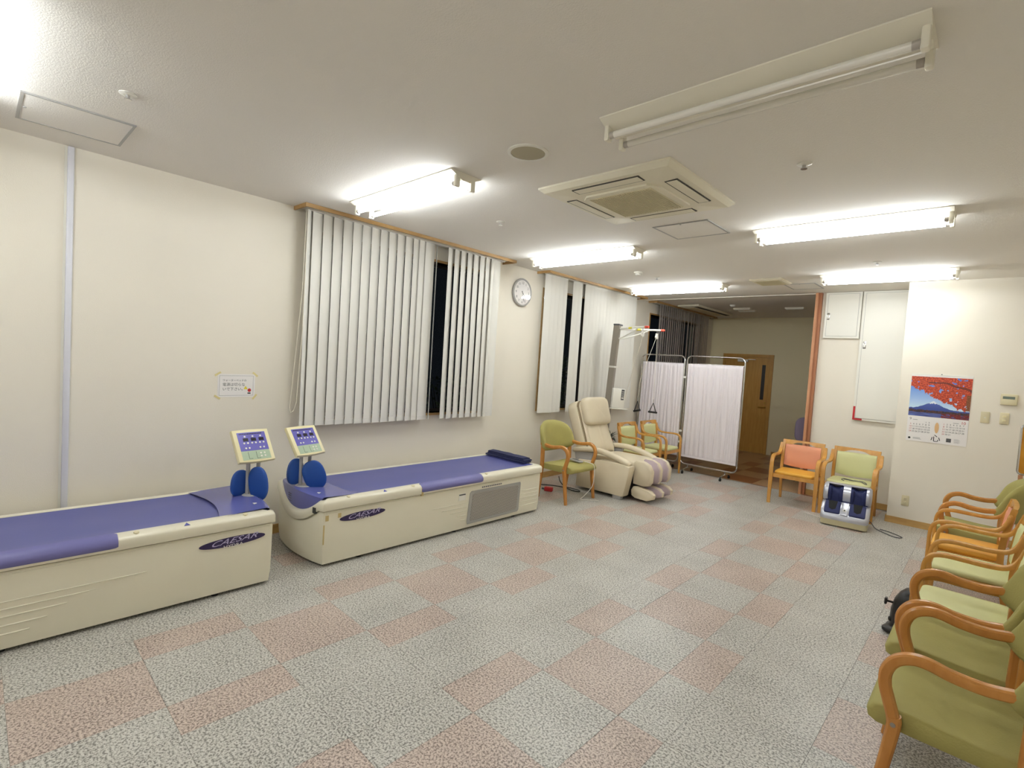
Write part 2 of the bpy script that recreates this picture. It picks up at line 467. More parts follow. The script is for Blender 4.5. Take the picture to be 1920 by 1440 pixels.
struct('trim_3', M().box(-4.38, -1.83, YS-0.002, YS+0.03, -0.004, 0.002), 'frame_grey')      # metal strip where the floors meet

# windows
def window(n, a, b, z0, z1, mull):
    w = thing('window_%d' % n, ['wide dark window behind the large half open blind', 'dark window behind the massage chair with leaves outside', 'dark window behind the grey blind in the far room'][n-1], None, *WL, kind='structure')
    d0, d1 = -0.14, 0.008
    fr = 0.03
    for nm, bx in (('sill', (d0, 0.02, a-0.01, b+0.01, z0-0.022, z0)), ('head', (d0, d1, a-0.01, b+0.01, z1, z1+0.025)), ('side_frame', (d0, d1, a-0.026, a, z0-0.022, z1+0.025)), ('side_frame', (d0, d1, b, b+0.026, z0-0.022, z1+0.025))):
        obj(nm, M().box(*bx), 'wood_pale', w, False)
    e = [a]+mull+[b]
    for i in range(len(e)-1):
        s = obj('sash', M().box(-0.13, -0.10, e[i], e[i]+fr, z0, z1).box(-0.13, -0.10, e[i+1]-fr, e[i+1], z0, z1).box(-0.129, -0.101, e[i]+fr, e[i+1]-fr, z0, z0+fr).box(-0.129, -0.101, e[i]+fr, e[i+1]-fr, z1-fr, z1), 'sash', w, False)
        obj('pane', M().box(-0.118, -0.114, e[i]+fr, e[i+1]-fr, z0+fr, z1-fr), 'glass', s, False)
window(1, *WINS[0], [3.01]); window(2, *WINS[1], [6.11]); window(3, *WINS[2], [9.05])

# the dark garden outside the windows
struct('ground_outside', M().box(-9, -4.7, -1, 12, -0.3, -0.1), 'night_ground')
def bush(cx, cy, rx, ry, h, n, material, label, sz=0.05):
    t = thing('garden_bush', label, 'bush', (cx, cy, -0.1), 0, 'bushes in the dark garden outside')
    m = M()
    for i in range(n):
        z = random.uniform(0.5, h); p = Vector((random.gauss(0, rx*0.45), random.gauss(0, ry*0.45), z))
        a = Vector((random.uniform(-1, 1), random.uniform(-1, 1), random.uniform(-1, 1))).normalized(); b = a.orthogonal().normalized(); k = sz*random.uniform(0.5, 1.1)
        m.add([p-a*k, p+b*k*0.45, p+a*k, p-b*k*0.45], [(0, 1, 2, 3)])
    f = obj('foliage', m, material, t, False); tag(f, kind='stuff')
    st = M()
    for i in range(6):
        w = random.uniform(0, 2*PI); st.tube([(0.03*math.cos(w), 0.03*math.sin(w), 0), (rx*0.4*math.cos(w), ry*0.4*math.sin(w), h*0.55), (rx*0.6*math.cos(w), ry*0.6*math.sin(w), h*0.9)], [0.02, 0.012, 0.004], 6)
    obj('stem', st, 'soil', t)
bush(-5.35, 6.9, 0.45, 0.7, 1.75, 1300, 'leaf_pale', 'pale leafy bush in the dark outside the middle window', 0.045)
bush(-5.6, 11.3, 0.5, 0.8, 2.5, 900, 'leaf', 'dark green bush outside the far window', 0.06)
bush(-5.5, 4.6, 0.4, 0.6, 1.35, 500, 'leaf_pale', 'low leafy bush in the dark outside the large window', 0.045)

# vertical blinds
def slat_mesh(z0, z1, wid, material):
    m = M(); n = 4
    def P(u, v, s):
        y = (u-0.5)*wid; bow = 0.004*(1-(2*u-1)**2)
        hem = 0.0022 if v < 0.5 else 0.0006
        zz = [z0, z0+0.042, z0+0.043, z1][int(round(v*3))]
        return (bow+s*(0.0022 if zz < z0+0.0425 else 0.0006), y, zz)
    m.grid(lambda u, v: P(u, v, 1), n, 3, lambda u, v: P(u, v, -1))
    return m.mesh('slat', material)
def blind(label, pelmet, slats, z0, material, ptop=0.2, chain=None):
    t = thing('vertical_blind', label, 'blind', *WL, group='vertical blinds along the left wall')
    a, b = pelmet
    # open wooden box under the ceiling, returns at both ends
    m = M().box(ptop-0.014, ptop, a, b, H-0.030, H-0.0005).box(0.0005, ptop-0.014, a, a+0.014, H-0.030, H-0.0005).box(0.0005, ptop-0.014, b-0.014, b, H-0.030, H-0.0005)
    obj('pelmet', m, 'wood_pale', t, False)
    obj('head_rail', M().box(0.075, 0.125, a+0.06, b-0.1, H-0.03, H-0.0005), 'plastic_white', t, False)
    cache = {}
    for y, ang, w in slats:
        if w not in cache: cache[w] = slat_mesh(z0, H-0.025, w, material)
        s = link(bpy.data.objects.new('slat', cache[w]), t); s.location = (0.10, y, random.uniform(-0.003, 0.003)); s.rotation_euler = (0, 0, math.radians(ang))
    if chain:
        cm = M(); y = chain
        cm.tube([(0.13, y, H-0.03), (0.13, y-0.005, 1.7), (0.13, y-0.03, 1.1), (0.135, y-0.055, 1.03), (0.135, y-0.075, 1.02), (0.135, y-0.085, 1.06), (0.13, y-0.06, 1.4), (0.13, y-0.02, 2.0), (0.13, y-0.012, H-0.03)], 0.0028, 6)
        obj('pull_chain', cm, 'rope', t)
    return t
s1 = [(1.880, 40, 0.1)]+[(1.946+0.0917*i, 11.5+random.uniform(-1, 1), 0.1) for i in range(12)]+[(3.025, 14, 0.1), (3.115, 5, 0.12), (3.20, 56, 0.1)]
s1 += [(3.385, 20, 0.1), (3.475, 17.5, 0.1), (3.565, 16, 0.1), (3.66, 14.5, 0.1), (3.75, 13.5, 0.1), (3.845, 12.5, 0.1), (3.935, 11.5, 0.1), (4.005, 25, 0.1), (4.07, -8, 0.1)]
blind('large white vertical blind with a dark gap, beside the wall clock', (1.786, 4.272), s1, 0.895, 'slat', 0.213, 1.845)
s2 = [(5.012+0.088*i, -10+random.uniform(-3, 3), 0.1) for i in range(5)]+[(5.615, -10, 0.1), (5.715, -8, 0.1)]+[(5.90+0.0885*i, -12+random.uniform(-4, 4), 0.1) for i in range(16)]
blind('white vertical blind behind the massage chair with two narrow gaps', (4.90, 7.45), s2, 0.895, 'slat', 0.205)
s3 = [(8.14+0.083*i, 13+random.uniform(-4, 4), 0.1) for i in range(13)]+[(9.30, 10, 0.1), (9.44, 12, 0.1), (9.56, 12, 0.1)]+[(9.66+0.083*i, 11+random.uniform(-4, 4), 0.1) for i in range(8)]
blind('grey turned vertical blind in the dim far room', (7.87, 10.57), s3, 0.895, 'slat_grey', 0.16)

# cable cover running up the left wall
t = thing('trim_4', 'pale grey plastic cable cover running up the left wall', None, *WL, kind='structure')
obj('cover', M().rbox(0.0005, 0.022, 0.390, 0.422, 0.3, H-0.004, 0.006), 'conduit', t)
obj('base_strip', M().box(0.0003, 0.004, 0.378, 0.428, 0.3, H-0.004), 'plastic_white', t, False)

# door in the far wall
d = thing('door_1', 'brown wooden door with a narrow dark glass slot', None, kind='structure')
yd = YF
for nm, bx in (('frame_side', (-4.165, -4.11, yd-0.03, yd, 0, 1.955)), ('frame_side', (-3.245, -3.19, yd-0.03, yd, 0, 1.955)), ('frame_head', (-4.165, -3.19, yd-0.032, yd, 1.90, 1.958))):
    obj(nm, M().box(*bx), 'wood_door', d, False)
leaf = obj('leaf', M().box(-4.105, -3.25, yd-0.018, yd-0.001, 0.006, 1.897), 'wood_door', d, False)
obj('glass_slot', M().box(-3.39, -3.325, yd-0.021, yd-0.018, 1.07, 1.755), 'sash', leaf, False)
hm = M().cyl((-3.285, yd-0.018, 0.925), (-3.285, yd-0.05, 0.925), 0.018).tube([(-3.285, yd-0.05, 0.925), (-3.33, yd-0.052, 0.922), (-3.40, yd-0.05, 0.92)], 0.009)
obj('handle', hm, 'brass', leaf)
obj('lock', M().cyl((-3.285, yd-0.018, 1.012), (-3.285, yd-0.032, 1.012), 0.016), 'brass', leaf)
obj('closer', M().rbox(-3.86, -3.66, yd-0.065, yd-0.018, 1.80, 1.85, 0.008).box(-3.66, -3.52, yd-0.05, yd-0.035, 1.845, 1.86), 'plastic_white', leaf)

# ------------------------------------------------------------------ ceiling things
def fixture(x0, x1, yn, on, label):
    """twin tube ceiling batten with inverted V body; yn = edge nearest the camera"""
    L = x1-x0; t = thing('fluorescent_light', label, 'ceiling light', ((x0+x1)/2, yn+0.122, H), 0, 'twin tube ceiling lights')
    w = 0.122
    prof = [(-w, -0.0005), (w, -0.0005), (w, -0.006), (0.028, -0.048), (-0.028, -0.048), (-w, -0.006)]
    obj('body', M().prism([(y, z) for y, z in prof], -L/2, L/2, 'x'), 'fixture', t, False)
    for s in (-1, 1):
        y = s*0.062; z = -0.068
        tb = obj('tube', M().cyl((-L/2+0.045, y, z), (L/2-0.045, y, z), 0.0150, n=12, cap=False), 'tube_on' if on else 'tube_off', t)
        for e in (-1, 1):
            obj('tube_cap', M().cyl((e*(L/2-0.048), y, z), (e*(L/2-0.026), y, z), 0.0155, n=12), 'tube_end', tb)
            obj('socket', M().rbox(e*(L/2-0.014)-0.012, e*(L/2-0.014)+0.012, y-0.019, y+0.019, z-0.026, -0.020, 0.007), 'fixture', t)
    return t
fixture(-3.69, -2.48, 1.975, True, 'lit ceiling light above the large blind')
fixture(-3.84, -2.55, 4.215, True, 'lit ceiling light above the wall clock')
fixture(-3.93, -2.60, 6.47, True, 'lit ceiling light nearest the far room')
fixture(-1.41, -0.23, 1.96, False, 'unlit ceiling light with clear tubes at the top of the picture')
fixture(-1.48, -0.28, 4.185, True, 'lit ceiling light to the right of the air conditioner')
fixture(-1.50, -0.345, 6.35, True, 'lit ceiling light in front of the white wall cabinets')
fixture(-3.68, -2.40, -0.24, True, 'lit ceiling light over the near massage bed')
fixture(-1.36, -0.18, -0.28, True, 'lit ceiling light behind the photographer')

# ceiling cassette air conditioner
ac = thing('air_conditioner', 'large square ceiling air conditioner with beige grille', 'air conditioner', (-1.812, 3.0, H))
a = 0.462
obj('panel', M().loft([[(x*k, y*k, z) for x, y in ((-1, -1), (1, -1), (1, 1), (-1, 1))] for k, z in ((a, -0.0005), (a, -0.012), (a-0.03, -0.034), (0.30, -0.040))]), 'ac_panel', ac, False)
g = 0.265; c = 0.05
oct_ = [(-g+c, -g), (g-c, -g), (g, -g+c), (g, g-c), (g-c, g), (-g+c, g), (-g, g-c), (-g, -g+c)]
gr = obj('intake_grille', M().prism(oct_, -0.052, -0.039), 'ac_panel', ac, False)
gm = M()
for i in range(25):
    q = -0.215+0.43*i/24
    gm.box(q-0.0035, q+0.0035, -0.22, 0.22, -0.058, -0.0515)
    gm.box(-0.22, 0.22, q-0.0035, q+0.0035, -0.056, -0.0515)
obj('grille_bars', gm, 'ac_grille', gr, False)
for k in range(4):
    R = Matrix.Rotation(k*PI/2, 4, 'Z')
    sl = obj('outlet_slot', M().box(-0.236, 0.236, 0.314, 0.396, -0.0405, -0.033, R), 'mark_dark', ac, False)
    obj('louver', M().box(-0.226, 0.226, 0.3225, 0.3875, -0.0425, -0.0400, R), 'ac_panel', sl, False)

def hatch(x0, x1, y0, y1, label):
    t = thing('ceiling_hatch', label, 'hatch', ((x0+x1)/2, (y0+y1)/2, H), 0, 'square access hatches in the ceiling')
    w, h = (x1-x0)/2, (y1-y0)/2; f = 0.014
    obj('panel', M().box(-w+f, w-f, -h+f, h-f, -0.004, -0.0005), 'ceiling', t, False)
    obj('rim', M().box(-w, w, -h, -h+f, -0.006, -0.0005).box(-w, w, h-f, h, -0.006, -0.0005).box(-w, -w+f, -h+f, h-f, -0.006, -0.0005).box(w-f, w, -h+f, h-f, -0.006, -0.0005), 'frame_grey', t, False)
    obj('latch', M().cyl((0, -h+f+0.012, -0.004), (0, -h+f+0.012, -0.007), 0.007), 'frame_grey', t)
hatch(-3.91, -3.46, 0.148, 0.60, 'square ceiling hatch in the corner above the near bed')
hatch(-2.10, -1.65, 3.74, 4.185, 'square ceiling hatch just behind the big air conditioner')
hatch(-2.00, -1.655, 6.85, 7.285, 'square ceiling hatch near the wall cabinets')

sp = thing('ceiling_speaker', 'round beige ceiling speaker', 'speaker', (-1.942, 2.066, H))
obj('rim', M().lathe([(0.112, -0.0005), (0.112, -0.006), (0.104, -0.009), (0.094, -0.009), (0.094, -0.0005)], 36), 'plastic_white', sp)
obj('mesh_cover', M().lathe([(0.093, -0.001), (0.093, -0.006), (0.05, -0.009), (0.002, -0.010)], 36), 'speaker_mesh', sp)

def sprinkler(x, y, label):
    t = thing('sprinkler', label, 'sprinkler', (x, y, H), 0, 'sprinkler heads in the ceiling')
    obj('plate', M().lathe([(0.036, -0.0005), (0.036, -0.003), (0.020, -0.008), (0.018, -0.008)], 20), 'plastic_white', t)
    obj('nozzle', M().cyl((0, 0, -0.006), (0, 0, -0.024), 0.009, 0.008).cyl((0, 0, -0.024), (0, 0, -0.028), 0.016), 'chrome', t)
sprinkler(-3.053, 0.493, 'ceiling sprinkler beside the corner hatch')
sprinkler(-3.077, 2.998, 'ceiling sprinkler above the end of the large blind')
sprinkler(-0.83, 3.014, 'ceiling sprinkler to the right of the air conditioner')
sprinkler(-0.908, 5.836, 'ceiling sprinkler above the lit light by the cabinets')
sprinkler(-3.163, 5.842, 'ceiling sprinkler near the smoke detector')
sd = thing('smoke_detector', 'small white round smoke detector on the ceiling', 'smoke detector', (-3.19, 5.434, H))
obj('base', M().lathe([(0.05, -0.0005), (0.05, -0.012), (0.046, -0.016), (0.03, -0.016)], 24), 'plastic_white', sd)
obj('sensor', M().lathe([(0.034, -0.014), (0.034, -0.034), (0.028, -0.042), (0.002, -0.043)], 24), 'plastic_white', sd)
sd2 = thing('smoke_detector', 'tiny white smoke detector on the dim far ceiling', 'smoke detector', (-3.281, 8.669, H))
obj('base', M().lathe([(0.045, -0.0005), (0.045, -0.012), (0.03, -0.03), (0.002, -0.032)], 20), 'plastic_white', sd2)

vp = thing('ceiling_vent', 'square beige ceiling vent near the far room', 'vent', (-2.06, 6.56, H))
obj('frame', M().loft([[(x*k, y*k*1.15, z) for x, y in ((-1, -1), (1, -1), (1, 1), (-1, 1))] for k, z in ((0.175, -0.0005), (0.178, -0.014), (0.16, -0.024))]), 'ac_panel', vp, False)
vm = M()
for i in range(12): q = -0.15+0.3*i/11; vm.box(-0.135, 0.135, q-0.006, q+0.006, -0.029, -0.0245)
obj('slats', vm, 'ac_grille', vp, False)

fa = thing('far_air_conditioner', 'long beige ceiling air conditioner by the grey blind', 'air conditioner', (-3.95, 9.22, H))
obj('panel', M().rbox(-0.19, 0.19, -0.78, 0.78, -0.035, -0.0005, 0.014), 'ac_panel', fa)
obj('intake', M().box(-0.15, 0.03, -0.60, 0.60, -0.041, -0.0345), 'ac_grille', fa, False)
obj('louver', M().box(0.08, 0.15, -0.70, 0.70, -0.041, -0.0345), 'mark_dark', fa, False)
for i, (x, y) in enumerate(((-3.28, 9.12), (-3.31, 9.45), (-2.48, 9.2))):
    t = thing('far_light', ['small unlit ceiling lamp in the dim far room, nearest of the left pair', 'small unlit ceiling lamp in the dim far room, farther of the left pair', 'small unlit ceiling lamp in the dim far room by the partition post'][i], 'ceiling light', (x, y, H), 0, 'unlit lamps in the far room')
    obj('body', M().box(-0.14, 0.14, -0.05, 0.05, -0.022, -0.0005), 'fixture', t, False)
    obj('cover', M().rbox(-0.13, 0.13, -0.04, 0.04, -0.034, -0.021, 0.006), 'plastic_white', t)

# ------------------------------------------------------------------ water massage beds
def rring(hx, hy, r, z, bow=0.0, s=1, n=6):
    """rounded rectangle ring; the head end (y = -s*hy) bows outward"""
    pts = []
    for cx, cy, a0 in ((hx-r, hy-r, 0), (-hx+r, hy-r, PI/2), (-hx+r, -hy+r, PI), (hx-r, -hy+r, 1.5*PI)):
        for i in range(n+1):
            w = a0+PI/2*i/n; pts.append([cx+r*math.cos(w), cy+r*math.sin(w), z])
    k = 16
    # subdivide the head end edge so it can bow
    if s > 0:
        i0 = 3*(n+1); a = pts[i0-1]; b = pts[i0]
        pts[i0:i0] = [[a[0]+(b[0]-a[0])*j/k, a[1], z] for j in range(1, k)]
    else:
        i0 = n+1; a = pts[i0-1]; b = pts[i0]
        pts[i0:i0] = [[a[0]+(b[0]-a[0])*j/k, a[1], z] for j in range(1, k)]
    for p in pts:
        if s*p[1] < -hy+r*1.01+0.001: p[1] += s*bow*(min(1, abs(p[0])/hx))**2*((-s*p[1]-(hy-r*1.02))/(r*1.02))
    return [tuple(p) for p in pts]

def bed(x_front, y_mid, s, label, base_xy, yaw, tilt, extras):
    L, hx = 2.43, 0.378; hy = L/2
    xc = x_front-hx
    t = thing('massage_bed', label, 'massage bed', (xc, y_mid, 0), 0, 'water massage beds along the left wall')
    bow = 0.05
    sm = lambda x: 0.345+0.125*min(1, abs(x)/0.33)**2.2
    def R(d, z):
        ring = rring(hx+d, hy+d, 0.05, z, bow, s)
        if z < 0.38: return ring
        return [(x, y, z-max(0, min(1, (-s*y-(hy-0.135))/0.03))*(0.470-sm(x))) for x, y, z in ring]
    obj('body', M().loft([R(-0.03, 0.018), R(-0.010, 0.022), R(-0.003, 0.10), R(0.0, 0.39), R(-0.004, 0.401), R(-0.014, 0.402), R(-0.014, 0.409)]), 'cream', t, ang=0.5)
    obj('rim', M().loft([R(-0.012, 0.4085), R(0.009, 0.409), R(0.012, 0.414), R(0.011, 0.458), R(0.005, 0.471), R(-0.008, 0.480), R(-0.05, 0.489), R(-0.06, 0.485), R(-0.062, 0.470)], False), 'cream', t, ang=0.7)
    obj('plinth', M().box(-hx+0.08, hx-0.10, -hy+0.15, hy-0.12, 0.0, 0.0175), 'rubber', t, False)
    for fy in (-0.85, 0.085*s, 0.85):
        obj('levelling_foot', M().cyl((hx-0.05, fy, 0), (hx-0.05, fy, 0.0178), 0.02), 'rubber', t)
    # mattress, slightly slack
    def mat_p(u, v):
        x = (u-0.5)*2*(hx-0.062); y = (v-0.5)*2*(hy-0.062)
        return (x, y, 0.478-0.012*(1-abs(2*u-1)**4)*(1-abs(2*v-1)**6)+0.0025*mnoise.noise(Vector((x*5, y*3, s))))
    obj('mattress', M().grid(mat_p, 12, 48, lambda u, v: (mat_p(u, v)[0], mat_p(u, v)[1], 0.45)), 'blue_mat', t)
    # moulded blue head cover with a smiling end face
    yb = lambda x: -s*(hy-0.022)+s*bow*(abs(x)/hx)**2
    def cov(u, v):
        x = (u-0.5)*2*0.335
        k = v*6
        if k <= 1: return (x, yb(x)-s*0.006, sm(x)+(0.474-sm(x))*k)
        if k <= 2: return (x, yb(x)-s*0.004, 0.474+0.016*(k-1))
        if k <= 3: return (x, yb(x)+s*0.014*(k-2), 0.490+0.006*(k-2))
        y0 = yb(x)+s*0.014; y1 = -s*(hy-0.30)-s*0.06*(abs(x)/0.335)**2*-1
        return (x, y0+(y1-y0)*(k-3)/3, 0.496-0.012*(k-3)/3)
    obj('head_cover', M().grid(cov, 20, 12), 'blue_plastic', t, ang=0.8)
    # foot cover at the other end
    def fcov(u, v):
        x = (u-0.5)*2*0.325; return (x, s*(hy-0.055)-s*0.12*v, 0.4885-0.006*v+(0.0 if 0 < v < 1 else -0.008))
    obj('foot_cover', M().grid(fcov, 8, 4), 'blue_plastic', t)
    # hand pad on the front rim
    pad = [(hx+0.014, 0.424), (hx+0.020, 0.432), (hx+0.020, 0.452), (hx+0.008, 0.474), (hx-0.018, 0.491), (hx-0.035, 0.494), (hx-0.035, 0.480), (hx, 0.45)]
    pm = M(); hpts = [(-0.33, 0.0, 0.86), (-0.322, 0, 0.96), (-0.30, 0, 1.0), (0.32, 0, 1), (0.345, 0, 0.96), (0.357, 0, 0.86)]
    cxp, czp = hx-0.008, 0.459
    pm.loft([[(cxp+(x-cxp)*k, s*-y if s < 0 else y, czp+(z-czp)*k) for x, z in pad] for y, _, k in hpts])
    obj('hand_pad', pm, 'blue_handle', t, ang=0.7)
    # emblem on the front side: oval badge with lettering
    ly = extras['logo']
    ov = [(0.188*math.cos(w), 0.028*math.sin(w)) for w in [2*PI*i/40 for i in range(40)]]
    bd = obj('badge', M().prism([(ly+a, 0.334+b+a*0.02) for a, b in ov], hx-0.001, hx+0.004, 'x'), 'logo_dark', t, False)
    lm = M(); text(lm, 'CAESAR', 0.046, frame_mtx((hx+0.0045, ly+0.002, 0.326), (0, 1, 0.05), (0, 0, 1)), shear=0.5, xs=1.62)
    obj('lettering', lm, 'logo_light', bd, False)
    lm = M(); text(lm, 'HYDRA', 0.026, frame_mtx((hx+0.005, ly+0.0, 0.300), (0, 1, 0.03), (0, 0, 1)), xs=1.3)
    obj('small_lettering', lm, 'paper', bd, False)
    # moulded ridges
    rm = M()
    for i, (z, e) in enumerate(extras['ridges']):
        for y0, y1 in e:
            rm.loft([[(hx-0.004, y, z-0.006), (hx+0.0035*k, y, z), (hx-0.004, y, z+0.004)] for y, k in ((y0, 0), (y0+0.05, 1), (y1-0.05, 1), (y1, 0))])
    obj('side_ridges', rm, 'cream', t)
    ed = M().tube([(hx+0.0005, -hy+0.07, 0.392), (hx+0.0005, hy-0.07, 0.392)], 0.004, 6)
    obj('edge_bead', ed, 'cream', t)
    # warning marks, screw caps
    for ay in extras['arrows']:
        mk = frame_mtx((hx-0.014, ay, 0.480), (0, 1, 0), (-0.7, 0, 0.35))
        obj('arrow_mark', M().prism([(-0.016, -0.010), (0.016, -0.010), (0.0, 0.014)], 0.003, 0.0045, 'z', mk), 'blue_plastic', t, False)
    for ay in extras['caps']:
        obj('screw_cap', M().cyl((hx-0.018, ay, 0.480), (hx-0.016, ay, 0.4885), 0.015, 0.012), 'plastic_beige', t)
    # perforated service panel
    g0, g1 = extras['grille']
    gp = [(g0-0.005, 0.055), (g1-0.02, 0.06), (g1-0.005, 0.075), (g1+0.008, 0.335), (g1, 0.352), (g0+0.03, 0.352), (g0+0.01, 0.335), (g0-0.012, 0.075)]
    gp = [(y if s > 0 else (g0+g1)-y, z) for y, z in gp]
    sv = obj('service_panel', M().prism(gp, hx-0.002, hx+0.004, 'x'), 'frame_grey', t, False)
    cy = sum(p[0] for p in gp)/8; cz = sum(p[1] for p in gp)/8
    obj('perforated_sheet', M().prism([(cy+(y-cy)*0.9, cz+(z-cz)*0.82) for y, z in gp], hx+0.0035, hx+0.006, 'x'), 'grille_dots', sv, False)
    # control console
    bx, by = base_xy[0]-xc, base_xy[1]-y_mid
    zt = 0.49
    obj('console_base', M().lathe([(0.062, zt), (0.062, zt+0.006), (0.05, zt+0.012), (0.03, zt+0.014)], 24, Matrix.Translation((bx, by+0.03, 0))), 'grey_plastic', t)
    for dy, dx in ((0, 0), (0.075, -0.03)):
        obj('post', M().cyl((bx+dx, by+dy, zt), (bx+dx*0.4, by+dy, 0.80), 0.0135), 'grey_plastic', t)
    ca, sa = math.cos(yaw), math.sin(yaw)
    rt = Vector((-sa, ca, 0)); n0 = Vector((ca, sa, 0)); up = -math.sin(tilt)*n0+math.cos(tilt)*Vector((0, 0, 1))
    mk = frame_mtx((bx, by+0.03, 0.844), rt, up)
    w, h = 0.128, 0.122
    con = obj('console', M().loft([[(x*w*k, y*h*k2, z) for x, y in ((-1, -1), (-0.3, -1.05), (0.3, -1.05), (1, -1), (1.0, 0), (1, 1), (0, 1.03), (-1, 1), (-1.0, 0))] for k, k2, z in ((0.9, 0.9, -0.034), (0.98, 0.98, -0.026), (1.0, 1.0, -0.006), (0.97, 0.97, 0.003), (0.93, 0.94, 0.005))], True, mk), 'plastic_ivory', t)
    obj('display_face', M().box(-0.098, 0.098, -0.042, 0.098, 0.0045, 0.0062, mk), 'panel_blue', con, False)
    obj('button_face', M().box(-0.098, 0.098, -0.110, -0.043, 0.0045, 0.0062, mk), 'panel_green', con, False)
    for i in range(3): obj('readout', M().box(-0.066+0.055*i, -0.030+0.055*i, 0.030, 0.054, 0.006, 0.0068, mk), 'lcd', con, False)
    pm = M()
    for i in range(14): pm.box(-0.085+0.0115*i, -0.077+0.0115*i, 0.082, 0.090, 0.006, 0.0068, mk)
    for i in range(2): pm.box(-0.055+0.055*i, -0.053+0.055*i, -0.100, -0.052, 0.006, 0.0068, mk); pm.box(-0.055+0.055*i, -0.030+0.055*i, -0.102, -0.100, 0.006, 0.0068, mk)
    tag(obj('printed_scale', pm, 'lcd', con, False), kind='stuff')
    bm_ = M()
    for px, py in [(-0.05+0.055*i, 0.066) for i in range(3)]+[(-0.064+0.055*i+0.026*j, 0.016) for i in range(3) for j in range(2)]+[(-0.06, -0.022), (-0.036, -0.022), (0.04, -0.022), (0.066, -0.022)]+[(0.032+0.026*i, -0.066-0.022*j) for i in range(2) for j in range(2)]:
        bm_.cyl((px, py, 0.006), (px, py, 0.0085), 0.0065, n=10, mtx=mk)
    tag(obj('buttons', bm_, 'plastic_white', con), kind='stuff')
    # folded blue foam knee cushions round the posts
    for (dx, dy, dz, b, hh, rz, rx) in extras['foam']:
        mt = Matrix.Translation((bx+dx, by+dy, zt+dz)) @ Matrix.Rotation(rz, 4, 'Z') @ Matrix.Rotation(rx, 4, 'X')
        obj('foam_cushion', M().sup((0, 0, 0), 0.022, b, hh, 0.85, 0.5, 20, 16, mt), 'blue_foam', t)
    for k_, ym in enumerate((-s*(hy-0.10), -s*(hy-0.14))):
        mk2 = frame_mtx((0.20-0.28*k_, ym, 0.4945), (1, 0, 0), (0, 1, 0))
        obj('white_mark', M().prism([(-0.014, -0.010), (0.014, -0.010), (0.0, 0.012)], 0.0, 0.0035, 'z', mk2), 'paper', t, False)
    if s > 0:
        lb = obj('rating_label', M().box(hx-0.001, hx+0.0012, 0.085, 0.165, 0.285, 0.345), 'plastic_white', t, False)
        obj('label_stripe', M().box(hx+0.001, hx+0.002, 0.088, 0.162, 0.330, 0.340), 'ink', lb, False)
        pr_ = M()
        for k_ in range(11): pr_.box(hx+0.0003, hx+0.0015, 0.36+0.024*k_, 0.36+0.024*k_+0.016, 0.363, 0.376)
        tag(obj('printed_notice', pr_, 'ink_grey', t, False), kind='stuff')
        obj('socket_cover', M().box(0.285, 0.318, -hy+0.012, -hy+0.03, 0.385, 0.425), 'ink', t, False)
        vh = M()
        for i in range(3):
            for j in range(4):
                xv = -0.13+0.022*i; yv = yb(xv)-0.006; vh.cyl((xv, yv-0.0015, 0.385+0.017*j), (xv, yv+0.004, 0.385+0.017*j), 0.004, n=8)
        tag(obj('vent_holes', vh, 'lcd', t, False), kind='stuff')
    for sx in extras.get('stains', []):
        obj('tape_mark', M().box(*sx), 'cream_stain', t, False)
    return t
rid2 = [(0.257, [(-0.20, 0.19), (0.905, 1.16)]), (0.221, [(-0.10, 0.19), (0.90, 1.16)]), (0.184, [(0.0, 0.19), (0.895, 1.16)]), (0.145, [(0.08, 0.185), (0.89, 1.16)]), (0.105, [(0.12, 0.18), (0.885, 1.16)])]
bed(-3.350, 2.872, 1, 'cream massage bed with blue mat and perforated side panel under the large blind', (-3.789, 1.731), 0.236, 0.637,
    dict(logo=-0.853, ridges=rid2, arrows=[-0.667], caps=[-0.97, -0.40, 0.42], grille=(0.205, 0.878),
         foam=[(-0.02, -0.035, 0.115, 0.062, 0.10, 0.1, -0.1), (0.06, 0.08, 0.090, 0.082, 0.115, -0.45, 0.35)],
         stains=[(0.376, 0.3788, -1.163, -1.153, 0.17, 0.31), (0.376, 0.3788, -1.150, -1.125, 0.335, 0.375), (0.376, 0.3786, -1.055, -1.030, 0.345, 0.378), (0.377, 0.391, -0.333, -0.312, 0.395, 0.462)]))
rid1 = [(0.257, [(-0.9, 0.49)]), (0.221, [(-0.9, 0.267)]), (0.184, [(-0.9, 0.154)]), (0.140, [(-0.9, 0.081)]), (0.098, [(-0.9, 0.017)])]
bed(-3.333, 0.188, -1, 'cream massage bed with blue mat cut off by the left edge of the picture', (-3.744, 1.335), 0.13, 0.591,
    dict(logo=0.930, ridges=rid1, arrows=[0.68], caps=[1.0, 0.44, -0.42], grille=(-1.09, -0.93),
         foam=[(-0.03, -0.04, 0.085, 0.062, 0.095, 0.2, -0.1), (0.06, 0.05, 0.090, 0.066, 0.120, -0.85, 0.12)]))

